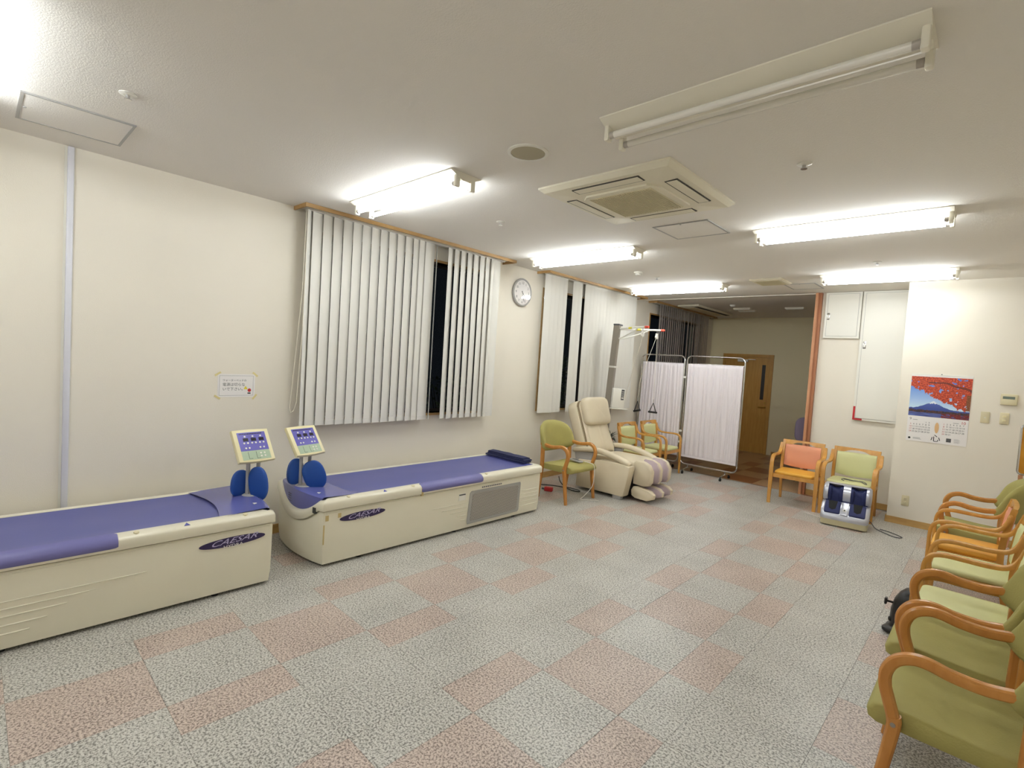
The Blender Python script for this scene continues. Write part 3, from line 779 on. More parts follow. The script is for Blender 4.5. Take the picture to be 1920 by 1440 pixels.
# folded navy cover at the foot of the far bed
t = thing('folded_cloth', 'folded dark navy cloth on the foot of the far massage bed', 'cloth', (-3.76, 3.985, 0.4935))
for k, (z0, z1, dx, dy) in enumerate(((0.0, 0.016, 0.0, 0.0), (0.0155, 0.032, 0.012, 0.008), (0.0315, 0.048, -0.006, 0.012))):
    hxk, hyk = 0.285-0.012*k, 0.062-0.004*k
    def top(u, v, z=z1, a=hxk, b=hyk, ddx=dx, ddy=dy, kk=k):
        x = (u-0.5)*2*a; y = (v-0.5)*2*b
        return (x+ddx+0.006*mnoise.noise(Vector((y*30, kk, 0))), y+ddy+0.010*mnoise.noise(Vector((x*9, kk*3, 1))), z+0.005*mnoise.noise(Vector((x*14, y*22, kk)))-0.004*(abs(2*v-1)**4))
    obj('fold', M().grid(top, 18, 6, lambda u, v, f=top, z=z0, zz=z1: (f(u, v)[0], f(u, v)[1], z+0.4*(f(u, v)[2]-zz)+0.001)), 'navy_cloth', t)

# ------------------------------------------------------------------ chairs
RS = [(0.020*math.copysign(abs(math.cos(w))**0.75, math.cos(w)), 0.020*math.copysign(abs(math.sin(w))**0.75, math.sin(w))) for w in [2*PI*i/12 for i in range(12)]]
def chair_round(label, group=None):
    """green upholstered chair with looping round wooden arms; faces +x"""
    t = thing('armchair_round', label, 'chair', group=group)
    for s in (-1, 1):
        y = s*0.262
        path = [(-0.195, s*0.254, 0.622), (-0.14, y, 0.618), (-0.06, y, 0.606), (0.02, y, 0.610), (0.08, y, 0.622), (0.125, y, 0.620), (0.168, y, 0.596), (0.192, y, 0.550), (0.192, y, 0.500), (0.178, y, 0.450), (0.163, y, 0.400), (0.158, y, 0.360)]
        pts = crom(path, 5)
        obj('arm', M().sweep(pts, (0, 1, 0), RS), 'wood_chair', t)
        leg = [(0.160, y, 0.400), (0.158, y, 0.36), (0.178, y, 0.20), (0.206, y, 0.0)]
        fl = obj('leg', M().sweep(crom(leg, 3), (0, 1, 0), RS, scale=[1.12, 1.12, 1.12, 1.1, 1.06, 1.02, 0.98, 0.94, 0.88, 0.84]), 'wood_chair', t)
        obj('screw', M().cyl((0.158, y+s*0.020, 0.378), (0.158, y+s*0.0245, 0.378), 0.008, n=10), 'steel', fl)
        rl = [(-0.178, s*0.250, 0.645), (-0.174, s*0.252, 0.5), (-0.172, s*0.254, 0.38), (-0.185, s*0.254, 0.2), (-0.208, s*0.254, 0.0)]
        obj('leg', M().sweep(crom(rl, 4), (0, 1, 0), RS, scale=[1.1]*9+[1.08, 1.04, 1.0, 0.98, 0.94, 0.9, 0.86, 0.82]), 'wood_chair', t)
    # seat cushion, waterfall front
    prof = [(-0.205, 0.335), (-0.205, 0.385), (-0.19, 0.400), (-0.05, 0.402), (0.10, 0.412), (0.19, 0.414), (0.228, 0.402), (0.243, 0.375), (0.238, 0.350), (0.215, 0.338), (0.10, 0.336), (-0.05, 0.335)]
    rings = []
    for y, k in ((-0.238, 0.86), (-0.236, 0.94), (-0.228, 0.985), (-0.21, 1), (0, 1.0), (0.21, 1), (0.228, 0.985), (0.236, 0.94), (0.238, 0.86)):
        rings.append([((x-0.014)*(0.5+0.5*k)+0.014, y, 0.372+(z-0.372)*k-(0.006*(1-(y/0.238)**2) if z > 0.38 else 0)) for x, z in prof])
    obj('seat', M().loft(rings), 'fab_olive', t, ang=1.0)
    # barrel backrest: curved in plan, arched on top, hollow below
    def bk(u, v, d):
        a = math.sin((u-0.5)*PI); w = a*1.42
        x = -0.268+0.165*(1-math.cos(w)); y = 0.272*math.sin(w)
        top = 0.868-0.115*abs(a)**2.2; bot = 0.512+0.055*abs(a)**2; hh = (top-bot)/2*(0.52+0.48*max(0.0, 1-abs(a)**8)**0.5)
        z = (top+bot)/2-hh+2*hh*v
        puff = (max(0, 1-abs(2*v-1)**4)*max(0, 1-abs(a)**6))**0.5
        n = Vector((math.cos(w), -math.sin(w), 0)); th = 0.006+0.028*puff
        lean = -0.05*(v-0.3)
        p = Vector((x+lean, y, z))+n*d*th
        return p[:]
    obj('backrest', M().grid(lambda u, v: bk(u, v, 1), 36, 10, lambda u, v: bk(u, v, -1)), 'fab_olive', t, ang=1.4)
    return t

def chair_square(label, seat_mat, back_mat, group=None):
    """wooden frame chair with a square padded back, a hand slot and flat bent arms; faces +x"""
    t = thing('armchair_square', label, 'chair', group=group)
    flat = [(-0.019, -0.011), (0.019, -0.011), (0.021, -0.008), (0.021, 0.008), (0.019, 0.011), (-0.019, 0.011), (-0.021, 0.008), (-0.021, -0.008)]
    for s in (-1, 1):
        y = s*0.245
        path = [(-0.182, s*0.240, 0.715), (-0.166, s*0.243, 0.660), (-0.140, y, 0.613), (-0.10, y, 0.590), (-0.03, y, 0.583), (0.06, y, 0.585), (0.14, y, 0.585), (0.195, y, 0.570), (0.226, y, 0.530), (0.234, y, 0.470), (0.234, y, 0.400)]
        obj('arm', M().sweep(crom(path, 5), (0, 1, 0), flat, scale=[0.8]+[1.0]*49+[1.0]), 'wood_chair_b', t)
        leg = [(0.234, y, 0.41), (0.235, y, 0.30), (0.238, y, 0.15), (0.243, y, 0.0)]
        obj('leg', M().sweep(crom(leg, 3), (0, 1, 0), flat, scale=[1.05]*4+[1.0, 0.98, 0.95, 0.92, 0.88, 0.85]), 'wood_chair_b', t)
        rl = [(-0.196, s*0.218, 0.752), (-0.176, s*0.218, 0.66), (-0.155, s*0.218, 0.52), (-0.150, s*0.218, 0.38), (-0.162, s*0.218, 0.25), (-0.205, s*0.218, 0.0)]
        sq = [(-0.016, -0.018), (0.016, -0.018), (0.016, 0.018), (-0.016, 0.018)]
        obj('leg', M().sweep(crom(rl, 4), (0, 1, 0), sq, scale=[0.9]*3+[1.0]*12+[0.95, 0.92, 0.9, 0.86, 0.84, 0.8]), 'wood_chair_b', t)
        obj('side_rail', M().box(-0.14, 0.225, s*0.222-0.011, s*0.222+0.011, 0.325, 0.368), 'wood_chair_b', t, False)
    obj('front_rail', M().box(0.205, 0.229, -0.225, 0.225, 0.322, 0.368), 'wood_chair_b', t, False)
    obj('rear_rail', M().box(-0.162, -0.140, -0.205, 0.205, 0.330, 0.368), 'wood_chair_b', t, False)
    # top rail with an arched hand slot under it
    bx = lambda z: -0.149-0.047*((z-0.36)/0.395)**1.5
    def rail(u, v, d):
        y = (u-0.5)*2*0.232; low = 0.704+0.030*max(0, 1-(abs(y)/0.125)**3)
        z = low+(0.758-low)*v; return (bx(z)-0.012*(1-(y/0.232)**2)+d*0.013, y, z)
    obj('top_rail', M().grid(lambda u, v: rail(u, v, 1), 20, 3, lambda u, v: rail(u, v, -1)), 'wood_chair_b', t, ang=0.9)
    def pad(u, v, d):
        y = (u-0.5)*2*0.198; top = 0.704-0.004*abs(2*u-1)**2; top -= 0.0
        z = 0.442-0.018*(1-(2*u-1)**2)+(top-0.442+0.018*(1-(2*u-1)**2))*v
        p = (max(0, 1-abs(2*u-1)**6)*max(0, 1-abs(2*v-1)**6))**0.5
        return (bx(z)-0.016*(1-(2*u-1)**2)+0.006+d*(0.008+0.012*p), y, z)
    obj('backrest', M().grid(lambda u, v: pad(u, v, 1), 16, 8, lambda u, v: pad(u, v, -1)), back_mat, t, ang=1.3)
    obj('seat', M().sup((0.032, 0, 0.384), 0.198, 0.218, 0.026, 0.45, 0.22, 28, 10), seat_mat, t, ang=1.2)
    return t

RA = 'round armed green chairs'; RB = 'square backed wooden chairs'
cA = chair_round('green chair with round wooden arms between massage bed and massage chair', RA)
place(cA, (-3.525, 4.748, 0), 0.0)
dup(cA, (-0.012, 2.49, 0), PI, 'nearest olive green chair, bottom right corner of the picture')
dup(cA, (-0.034, 3.08, 0), PI, 'second olive green chair from the camera, with the black pedal machine beyond it')
dup(cA, (-0.06, 5.74, 0), PI, 'olive green chair at the far end of the right row, by the calendar wall')
cB = chair_square('pale green chair with wooden frame, third from the camera in the right row', 'fab_pale', 'fab_pale', RB)
place(cB, (0.0, 3.64, 0), PI)
dup(cB, (0.006, 4.51, 0), PI, 'pale green chair with wooden frame beside the orange seat in the right row')
dup(cB, (-1.142, 7.05, 0), -PI/2, 'pale green stained chair behind the foot massager')
dup(cB, (-3.63, 6.50, 0), 0.0, 'pale green chair just beyond the massage chair')
dup(cB, (-3.62, 7.12, 0), 0.03, 'pale green chair in front of the white folding screen')
cP = chair_square('chair with pink back and orange seat beside the partition post', 'fab_orange', 'fab_pink', RB)
place(cP, (-1.697, 7.02, 0), -PI/2+0.04)
dup(cP, (-0.042, 5.105, 0), PI, 'chair with pink back and orange seat in the right row')

# ------------------------------------------------------------------ massage chair
mc = thing('massage_chair', 'cream leather massage chair with headrest pillow and leg rest', 'massage chair', (-3.40, 5.575, 0), -0.02)
side = [(-0.32, 0.035), (0.355, 0.045), (0.37, 0.06), (0.435, 0.385), (0.425, 0.405), (0.36, 0.420), (0.20, 0.425), (0.02, 0.412), (-0.12, 0.385), (-0.30, 0.37)]
for s in (-1, 1):
    def sd_ring(y, k): return [(0.05+(x-0.05)*(0.97+0.03*k), y, 0.23+(z-0.23)*(0.95+0.05*k)) for x, z in side]
    ys_ = [s*0.375, s*0.37, s*0.355, s*0.26]
    obj('side_panel', M().loft([sd_ring(ys_[0], 0), sd_ring(ys_[1], 0.7), sd_ring(ys_[2], 1), sd_ring(ys_[3], 1)]), 'leather', mc, ang=0.7)
    pts = crom([(-0.42, s*0.315, 0.465), (-0.32, s*0.318, 0.487), (-0.15, s*0.32, 0.512), (0.0, s*0.32, 0.512), (0.16, s*0.318, 0.487), (0.30, s*0.315, 0.450), (0.405, s*0.312, 0.418)], 5)
    n = len(pts)
    obj('armrest', M().sweep(pts, (0, 1, 0), ell(0.050, 0.032, 14, 0.7), scale=[0.55, 0.85, 0.97]+[1]*(n-6)+[0.97, 0.85, 0.55]), 'leather', mc, ang=0.9)
    obj('arm_bracket', M().prism([(-0.36, 0.36), (-0.14, 0.36), (-0.10, 0.48), (-0.38, 0.455)], s*0.29, s*0.345, 'y'), 'grey_plastic', mc, False)
    obj('arm_bracket', M().prism([(0.30, 0.40), (0.40, 0.36), (0.41, 0.40), (0.33, 0.44)], s*0.29, s*0.34, 'y'), 'grey_plastic', mc, False)
    obj('foot_plate', M().rbox(0.22, 0.33, s*0.33-0.03, s*0.33+0.03, 0, 0.05, 0.006), 'grey_plastic', mc)
obj('base', M().box(-0.33, 0.30, -0.26, 0.26, 0.02, 0.36), 'black', mc, False)
obj('seat', M().sup((0.14, 0, 0.405), 0.31, 0.255, 0.062, 0.5, 0.3, 28, 12), 'leather', mc, ang=1.2)
# backrest: outer shell, seam, inner cushion
ax = Vector((-0.43, 0, 1.0)).normalized(); nn = Vector((1.0, 0, 0.43)).normalized()
bm0 = frame_mtx((-0.235, 0, 0.40), (0, 1, 0), ax)       # x across, y up the back, z forward
def slab(hw, z0, z1, l0, l1, tp=0.9, r=0.06):
    rings = []
    for z, k in ((z0, 0.93), (z0+0.02, 0.99), ((z0+z1)/2, 1.0), (z1-0.02, 0.99), (z1, 0.93)):
        pts = []
        for w, cx, cy in [(PI*1.0+PI/2*i/4, -hw+r, l0+r) for i in range(5)]+[(1.5*PI+PI/2*i/4, hw-r, l0+r) for i in range(5)]+[(PI/2*i/6, hw*tp-r*1.6, l1-r*1.6) for i in range(7)]+[(PI/2+PI/2*i/6, -hw*tp+r*1.6, l1-r*1.6) for i in range(7)]:
            rr = r*1.6 if cy > (l0+l1)/2 else r
            pts.append(((cx+rr*math.cos(w))*k, (l0+l1)/2+(cy+rr*math.sin(w)-(l0+l1)/2)*k, z))
        rings.append(pts)
    return M().loft(rings, True, bm0)
obj('back_shell', slab(0.285, -0.14, 0.02, -0.02, 0.735), 'leather', mc, ang=0.9)
obj('back_seam', slab(0.272, 0.0, 0.034, -0.01, 0.725), 'leather_seam', mc, ang=0.9)
obj('back_shell', slab(0.268, 0.025, 0.075, 0.0, 0.715), 'leather', mc, ang=0.9)
def inner(u, v):
    x = (u-0.5)*2*0.225; y = 0.02+0.42*v
    z = 0.077+0.034*max(0, 1-abs(2*u-1)**3)*(1-abs(2*v-1)**6)-0.012*math.exp(-((u-0.5)/0.05)**2)
    z += 0.004*mnoise.noise(Vector((x*12, y*9, 2)))
    return bm0 @ Vector((x, y, z))
obj('back_cushion', M().grid(inner, 24, 16, lambda u, v: bm0 @ Vector(((u-0.5)*2*0.225, 0.02+0.42*v, 0.06))), 'leather', mc, ang=1.2)
pm_ = bm0 @ Matrix.Translation((0, 0.555, 0.115)) @ Matrix.Rotation(0.10, 4, 'X')
pil = M().sup((0, 0, 0), 0.262, 0.182, 0.066, 0.55, 0.34, 40, 14, pm_)
pil.v = [tuple(Vector(p)+nn*0.008*mnoise.noise(Vector((p[1]*16, p[2]*5, 5)))) for p in pil.v]
obj('headrest_pillow', pil, 'leather', mc, ang=1.4)
# leg rest: three bolsters with two lilac troughs, above a foot unit
lp = [(0.405, 0.195), (0.40, 0.45), (0.43, 0.475), (0.53, 0.475), (0.60, 0.445), (0.645, 0.375), (0.640, 0.245), (0.615, 0.205), (0.54, 0.185)]
fp = [(0.395, 0.06), (0.385, 0.12), (0.41, 0.165), (0.47, 0.178), (0.56, 0.165), (0.64, 0.150), (0.685, 0.115), (0.68, 0.065), (0.60, 0.03), (0.44, 0.035)]
def bol(prof, y0, y1, c):
    k = 0.03; rings = []
    for y, q in ((y0, 0.9), (y0+0.012, 0.97), (y0+0.03, 1), (y1-0.03, 1), (y1-0.012, 0.97), (y1, 0.9)):
        rings.append([(c[0]+(x-c[0])*q, y, c[1]+(z-c[1])*q) for x, z in prof])
    return M().loft(rings)
for y0, y1 in ((-0.245, -0.168), (-0.036, 0.036), (0.168, 0.245)):
    obj('calf_bolster', bol(lp, y0, y1, (0.52, 0.33)), 'leather', mc, ang=0.9)
    obj('foot_bolster', bol(fp, y0, y1, (0.53, 0.10)), 'leather', mc, ang=0.9)
def trough(prof, c, yc, hw, depth):
    rings = []
    for i in range(9):
        q = -1+2*i/8; k = 0.97-depth*(1-q*q)
        rings.append([(c[0]+(x-c[0])*k, yc+hw*q, c[1]+(z-c[1])*k) for x, z in prof])
    return M().loft(rings)
for s in (-1, 1):
    obj('calf_trough', trough(lp, (0.44, 0.30), s*0.102, 0.072, 0.28), 'lilac', mc, ang=0.9)
    obj('foot_trough', trough(fp, (0.50, 0.06), s*0.102, 0.072, 0.40), 'lilac', mc, ang=0.9)

# ------------------------------------------------------------------ folding screen
fs = thing('folding_screen', 'white pleated folding screen in chrome tube frames on casters', 'screen')
def screen_panel(p0, p1, seed, feet):
    p0 = Vector((p0[0], p0[1], 0)); p1 = Vector((p1[0], p1[1], 0)); d = (p1-p0).normalized(); n = Vector((-d.y, d.x, 0)); W = (p1-p0).length
    P = lambda u, z, o=0: p0+d*u+n*o+Vector((0, 0, z))
    r = 0.075; z0, z1 = 0.125, 1.777
    pts = []
    for cu, cz, a0 in ((W-r, z1-r, 0), (r, z1-r, PI/2), (r, z0+r, PI), (W-r, z0+r, 1.5*PI)):
        for i in range(7): w = a0+PI/2*i/6; pts.append(P(cu+r*math.cos(w), cz+r*math.sin(w)))
    fr = obj('frame', M().tube(pts, 0.0115, 10, True), 'chrome', fs)
    def cl(u, v):
        x = 0.018+(W-0.036)*u
        am = 0.007+0.006*mnoise.noise(Vector((u*6, seed, 0)))
        o = am*math.sin(u*(62+seed*7)+3.2*mnoise.noise(Vector((u*9, v*1.5, seed))))+0.006*mnoise.noise(Vector((u*4, v*3, seed+4)))*(1-abs(2*v-1)**2)
        if v < 0.02 or v > 0.985: o *= 0.3
        return P(x, 0.232+1.435*v, o)
    obj('curtain', M().grid(cl, 150, 24, lambda u, v: cl(u, v)+n*0.0015), 'curtain', fs, ang=2.5)
    obj('hem', M().grid(lambda u, v: P(0.016+(W-0.032)*u, 0.232+0.03*v, 0.010), 20, 1, lambda u, v: P(0.016+(W-0.032)*u, 0.232+0.03*v, -0.009)), 'curtain', fs)
    obj('rod', M().cyl(P(0.01, 1.664), P(W-0.01, 1.664), 0.005), 'chrome', fs)
    for u, q in feet:
        f = M().cyl(P(u, 0.125), P(u, 0.062), 0.009)
        fm = obj('foot', f.tube([P(u, 0.058, -q), P(u, 0.070, -q*0.4), P(u, 0.070, q*0.4), P(u, 0.058, q)], 0.009, 8), 'chrome', fs)
        for e in (-1, 1):
            c = P(u, 0.022, e*q); obj('caster', M().cyl(c-d*0.011, c+d*0.011, 0.022, n=16).cyl(P(u, 0.04, e*q), P(u, 0.062, e*q), 0.006), 'rubber', fm)
screen_panel((-3.470, 7.55), (-2.612, 7.55), 1, [(0.13, 0.165), (0.70, 0.165)])
screen_panel((-4.285, 7.63), (-3.508, 7.55), 2, [(0.14, 0.15), (0.62, 0.15)])
for z in (1.45, 0.62, 0.45):
    obj('hinge', M().rbox(-3.512, -3.466, 7.535, 7.565, z-0.016, z+0.016, 0.005), 'plastic_white', fs)

# ------------------------------------------------------------------ overhead pulley trainer
pt = thing('pulley_trainer', 'grey pole pulley trainer with red tipped arms and hanging handles', 'exercise machine', (-4.08, 6.22, 0))
def rel(p): return Vector(p)-Vector((-4.08, 6.22, 0))
b0, b1 = rel((-4.03, 6.235, 0.03)), rel((-3.98, 6.335, 2.13))
up = (b1-b0).normalized(); rt = Vector((0, 1, 0)); rt = (rt-up*rt.dot(up)).normalized(); fw = rt.cross(up)
pm4 = Matrix(((fw.x, rt.x, up.x, b0.x), (fw.y, rt.y, up.y, b0.y), (fw.z, rt.z, up.z, b0.z), (0, 0, 0, 1)))
LP = (b1-b0).length
obj('pole', M().box(-0.045, 0.045, -0.045, -0.012, 0, LP, pm4).box(-0.045, 0.02, 0.018, 0.045, 0, LP, pm4).box(-0.045, -0.03, -0.012, 0.018, 0, LP, pm4), 'steel', pt, False)
obj('pole_slot', M().box(-0.0295, -0.005, -0.0115, 0.0175, 0.01, LP-0.01, pm4), 'grey_dark', pt, False)
obj('pole_cap', M().rbox(-0.05, 0.05, -0.05, 0.05, LP, LP+0.022, 0.006, mtx=pm4), 'grey_dark', pt)
obj('clip', M().rbox(-0.05, 0.05, -0.05, 0.05, 1.50, 1.525, 0.004, mtx=pm4), 'plastic_white', pt)
obj('base', M().rbox(-0.03, 0.18, -0.10, 0.14, 0, 0.045, 0.015), 'grey_dark', pt)
bxm = pm4 @ Matrix.Translation((0.09, 0.06, 1.075)) @ Matrix.Rotation(-0.5, 4, 'Z')
cb = obj('control_box', M().rbox(-0.045, 0.045, -0.10, 0.10, -0.14, 0.14, 0.012, mtx=bxm), 'plastic_white', pt)
obj('button_panel', M().box(0.0445, 0.048, 0.03, 0.075, -0.02, 0.13, bxm), 'grey_dark', cb, False)
for k in range(4): obj('button', M().box(0.0475, 0.0505, 0.037, 0.068, 0.0+0.03*k, 0.018+0.03*k, bxm), 'frame_grey' if k else 'plastic_white', cb, False)
obj('tray', M().rbox(-0.05, 0.06, -0.11, 0.16, -0.155, -0.142, 0.005, mtx=bxm), 'plastic_white', cb)
hub = rel((-3.975, 6.335, 2.085)); low = rel((-3.985, 6.325, 1.945))
tips = [rel((-3.49, 6.25, 2.105)), rel((-3.56, 6.82, 2.105))]
for k, tp in enumerate(tips):
    v = tp-hub
    ar = obj('arm', M().cyl(hub, tp, 0.0135), 'plastic_white', pt)
    obj('tip_cap', M().cyl(tp-v.normalized()*0.012, tp+v.normalized()*0.045, 0.019, 0.016), 'red_tip', ar)
    obj('marker_band', M().cyl(hub+v*0.40, hub+v*0.52, 0.0145), 'yellow', ar)
    obj('brace', M().tube(crom([low, low+v*0.22+Vector((0, 0, 0.015)), hub+v*0.62-Vector((0, 0, 0.035)), hub+v*0.72], 4), 0.010), 'plastic_white', ar)
    pp = hub+v*0.90-Vector((0, 0, 0.10))
    pl = obj('pulley', M().cyl(pp-Vector((0.011, 0, 0)), pp+Vector((0.011, 0, 0)), 0.030, n=20).box(pp.x-0.014, pp.x+0.014, pp.y-0.012, pp.y+0.012, pp.z-0.01, pp.z+0.055), 'plastic_white', ar)
    obj('hook', M().tube([pp+Vector((0, 0, 0.05)), pp+Vector((0, 0.006, 0.075)), pp+Vector((0, 0, 0.10))], 0.004, 6), 'chrome', ar)
p1_ = hub+(tips[0]-hub)*0.90-Vector((0, 0, 0.13)); p2_ = hub+(tips[1]-hub)*0.90-Vector((0, 0, 0.13))
h1_ = rel((-3.63, 6.42, 1.105)); h2_ = rel((-3.59, 6.80, 1.075))
obj('rope', M().tube([p2_+Vector((0, -0.025, 0)), h1_+Vector((0, 0.03, 0.28)), h1_], 0.0026, 6), 'rope', pt)
obj('rope', M().tube([p2_+Vector((0, 0.02, 0)), h2_], 0.0026, 6), 'rope', pt)
obj('rope', M().tube([p1_, bxm @ Vector((0.03, 0.10, 0.0))], 0.003, 6), 'rope', pt)
for k, (hp, wv, wd) in enumerate(((h1_, Vector((0.6, -0.05, 0.15)), 0.072), (h2_, Vector((0.25, 0.6, -0.06)), 0.10))):
    w = wv.normalized()*wd; z = Vector((0, 0, 1))
    a = hp-z*0.02; l = hp-z*0.155-w*0.62; r = hp-z*0.155+w*0.62
    hd = obj('handle', M().cyl(l-w*0.12, r+w*0.12, 0.014), 'black', pt)
    obj('strap', M().tube([l, a, r], 0.007, 6), 'black', hd)
    obj('clip_ring', M().tube([hp+z*0.03, hp, a], 0.005, 6), 'chrome', hd)

# ------------------------------------------------------------------ foot massager in front of the green chair
fm = thing('foot_massager', 'silver foot massager with four dark blue padded wells', 'foot massager', (-1.08, 6.50, 0), 0.10)
W2 = 0.215
base = [(-0.165, 0.012), (0.165, 0.012), (0.175, 0.072), (-0.178, 0.076)]
def lofty(prof, w, tap=0.03):
    c = (sum(p[0] for p in prof)/len(prof), sum(p[1] for p in prof)/len(prof)); rings = []
    for x, q in ((-w, 0.86), (-w+tap*0.3, 0.95), (-w+tap, 1), (w-tap, 1), (w-tap*0.3, 0.95), (w, 0.86)):
        rings.append([(x, c[0]+(y-c[0])*q, c[1]+(z-c[1])*q) for y, z in prof])
    return M().loft(rings)
obj('base', lofty(base, W2-0.005), 'massager_base', fm, ang=0.8)
for sx in (-1, 1):
    obj('foot', M().cyl((sx*0.16, -0.11, 0), (sx*0.16, -0.11, 0.02), 0.014).cyl((sx*0.16, 0.11, 0), (sx*0.16, 0.11, 0.02), 0.014), 'rubber', fm)
lowp = [(-0.185, 0.074), (-0.188, 0.10), (-0.160, 0.150), (-0.085, 0.225), (-0.05, 0.240), (0.15, 0.240), (0.178, 0.20), (0.180, 0.074)]
low_b = obj('lower_shell', lofty(lowp, W2, 0.04), 'silver', fm, ang=0.8)
sl = (Vector((0, -0.05, 0.240))-Vector((0, -0.178, 0.120))).normalized()
for sx in (-1, 1):
    mk = frame_mtx((sx*0.112, -0.122, 0.190), (1, 0, 0), sl)
    pd = obj('foot_pad', M().rbox(-0.072, 0.072, -0.070, 0.082, -0.03, 0.012, 0.012, mtx=mk), 'navy', fm)
    obj('foot_well_shade', M().prism([(-0.030, -0.020), (0.0, -0.036), (0.030, -0.020), (0.042, 0.081), (-0.042, 0.081)], 0.0115, 0.0135, 'z', mk), 'shade_black', pd, False)  # flat black sheet on the pad, the hollow's shade painted as colour
    obj('strap', M().box(sx*0.112-0.034, sx*0.112+0.036, -0.052, -0.046, 0.238, 0.250), 'wood_base', pd, False)
mk = frame_mtx((0, -0.112, 0.184), (1, 0, 0), sl)
ct = obj('centre_panel', M().rbox(-0.036, 0.036, -0.080, 0.086, -0.02, 0.016, 0.008, mtx=mk), 'silver', fm)
obj('dial', M().cyl(mk @ Vector((0, -0.02, 0.015)), mk @ Vector((0, -0.02, 0.020)), 0.016), 'plastic_white', ct)
obj('dial_ring', M().cyl(mk @ Vector((0, -0.02, 0.0195)), mk @ Vector((0, -0.02, 0.0215)), 0.009), 'ink', ct)
# upper barrel
cy_, cz_ = 0.06, 0.325
def barrel(x0, x1, r, seg=20, sag=0.0, n=10):
    rings = []
    for i in range(n+1):
        u = i/n; x = x0+(x1-x0)*u; k = r-sag*math.sin(PI*u)
        rings.append([(x, cy_+k*1.05*math.cos(2*PI*j/seg), cz_+k*math.sin(2*PI*j/seg)) for j in range(seg)])
    return M().loft(rings)
for sx in (-1, 1):
    e0, e1 = (0.172, 0.215) if sx > 0 else (-0.215, -0.172)
    rings = []
    for q, k in ((0.172, 0.103), (0.19, 0.104), (0.207, 0.100), (0.217, 0.088), (0.220, 0.06)):
        rings.append([(sx*q, cy_+k*1.05*math.cos(2*PI*j/24), cz_+k*math.sin(2*PI*j/24)) for j in range(24)])
    obj('end_cap', M().loft(rings), 'silver', fm, ang=0.9)
    x0, x1 = sorted((sx*0.032, sx*0.173))
    w = obj('calf_well', barrel(x0, x1, 0.098, 24, 0.040), 'navy', fm, ang=1.0)
    for xx in (x0+0.018, x1-0.018):
        obj('air_pad', M().sup((xx, cy_-0.072, cz_-0.005), 0.020, 0.032, 0.078, 0.8, 0.8, 14, 10), 'navy', w)
obj('inner_block', M().box(-0.19, 0.19, -0.015, 0.13, 0.20, 0.33), 'navy', fm, False)
obj('centre_band', barrel(-0.034, 0.034, 0.101, 24), 'silver', fm, ang=0.9)
obj('back_hood', M().grid(lambda u, v: (-0.2+0.4*u, cy_+0.106*1.05*math.cos(PI*(0.62-0.70*v)), cz_+0.106*math.sin(PI*(0.62-0.70*v))), 6, 12, lambda u, v: (-0.2+0.4*u, cy_+0.098*1.05*math.cos(PI*(0.62-0.70*v)), cz_+0.098*math.sin(PI*(0.62-0.70*v)))), 'silver', fm, ang=1)
tag(obj('power_cord', M().tube(crom([(0.185, 0.10, 0.09), (0.23, 0.12, 0.05), (0.27, 0.10, 0.008), (0.34, 0.0, 0.006), (0.44, -0.10, 0.006), (0.50, -0.06, 0.006), (0.42, 0.05, 0.006), (0.31, 0.11, 0.006)], 6), 0.0045, 6), 'grey_dark', fm))

# cable lying on the green chair behind it
cd = tag(obj('power_cable', M().tube(crom([(-1.21, 6.98, 0.415), (-1.12, 6.96, 0.416), (-1.03, 7.0, 0.416), (-0.985, 6.93, 0.417), (-0.97, 6.875, 0.414), (-1.0, 6.90, 0.414), (-1.04, 6.96, 0.420), (-1.12, 6.94, 0.422), (-1.2, 6.965, 0.422), (-1.22, 6.93, 0.415), (-1.185, 6.87, 0.414)], 6), 0.0042, 6), 'grey_dark'), 'coiled grey cable lying on the pale green chair seat', 'cable')

# ------------------------------------------------------------------ black pedal machine by the right row
pe = thing('pedal_machine', 'black plastic pedal exercise machine in front of the right row of chairs', 'exercise machine', (-0.315, 4.06, 0), 0.0)
rings = []
for z, cx, a, b in ((0.0, -0.01, 0.080, 0.095), (0.018, -0.01, 0.076, 0.09), (0.04, -0.005, 0.062, 0.075), (0.08, -0.002, 0.066, 0.08), (0.14, 0.004, 0.070, 0.085), (0.20, 0.014, 0.066, 0.085), (0.245, 0.030, 0.058, 0.075), (0.270, 0.042, 0.046, 0.058), (0.282, 0.05, 0.026, 0.03)):
    rings.append([(cx+a*math.copysign(abs(math.cos(w))**0.7, math.cos(w)), b*math.copysign(abs(math.sin(w))**0.7, math.sin(w)), z) for w in [2*PI*i/24 for i in range(24)]])
obj('housing', M().loft(rings), 'black', pe, ang=0.8)
obj('foot_bar', M().sup((-0.015, -0.085, 0.022), 0.082, 0.045, 0.024, 0.8, 0.8, 20, 10), 'black', pe)
obj('foot_bar', M().sup((0.0, 0.10, 0.022), 0.082, 0.045, 0.024, 0.8, 0.8, 20, 10), 'black', pe)
obj('knob', M().cyl((-0.03, -0.03, 0.175), (-0.085, -0.045, 0.180), 0.007).rbox(-0.098, -0.084, -0.065, -0.025, 0.160, 0.200, 0.005), 'black', pe)
obj('knob', M().sup((-0.058, -0.05, 0.075), 0.014, 0.012, 0.016, 0.8, 0.8, 12, 8), 'black', pe)
obj('crank', M().cyl((0.03, -0.10, 0.17), (0.03, 0.10, 0.17), 0.012), 'grey_dark', pe)

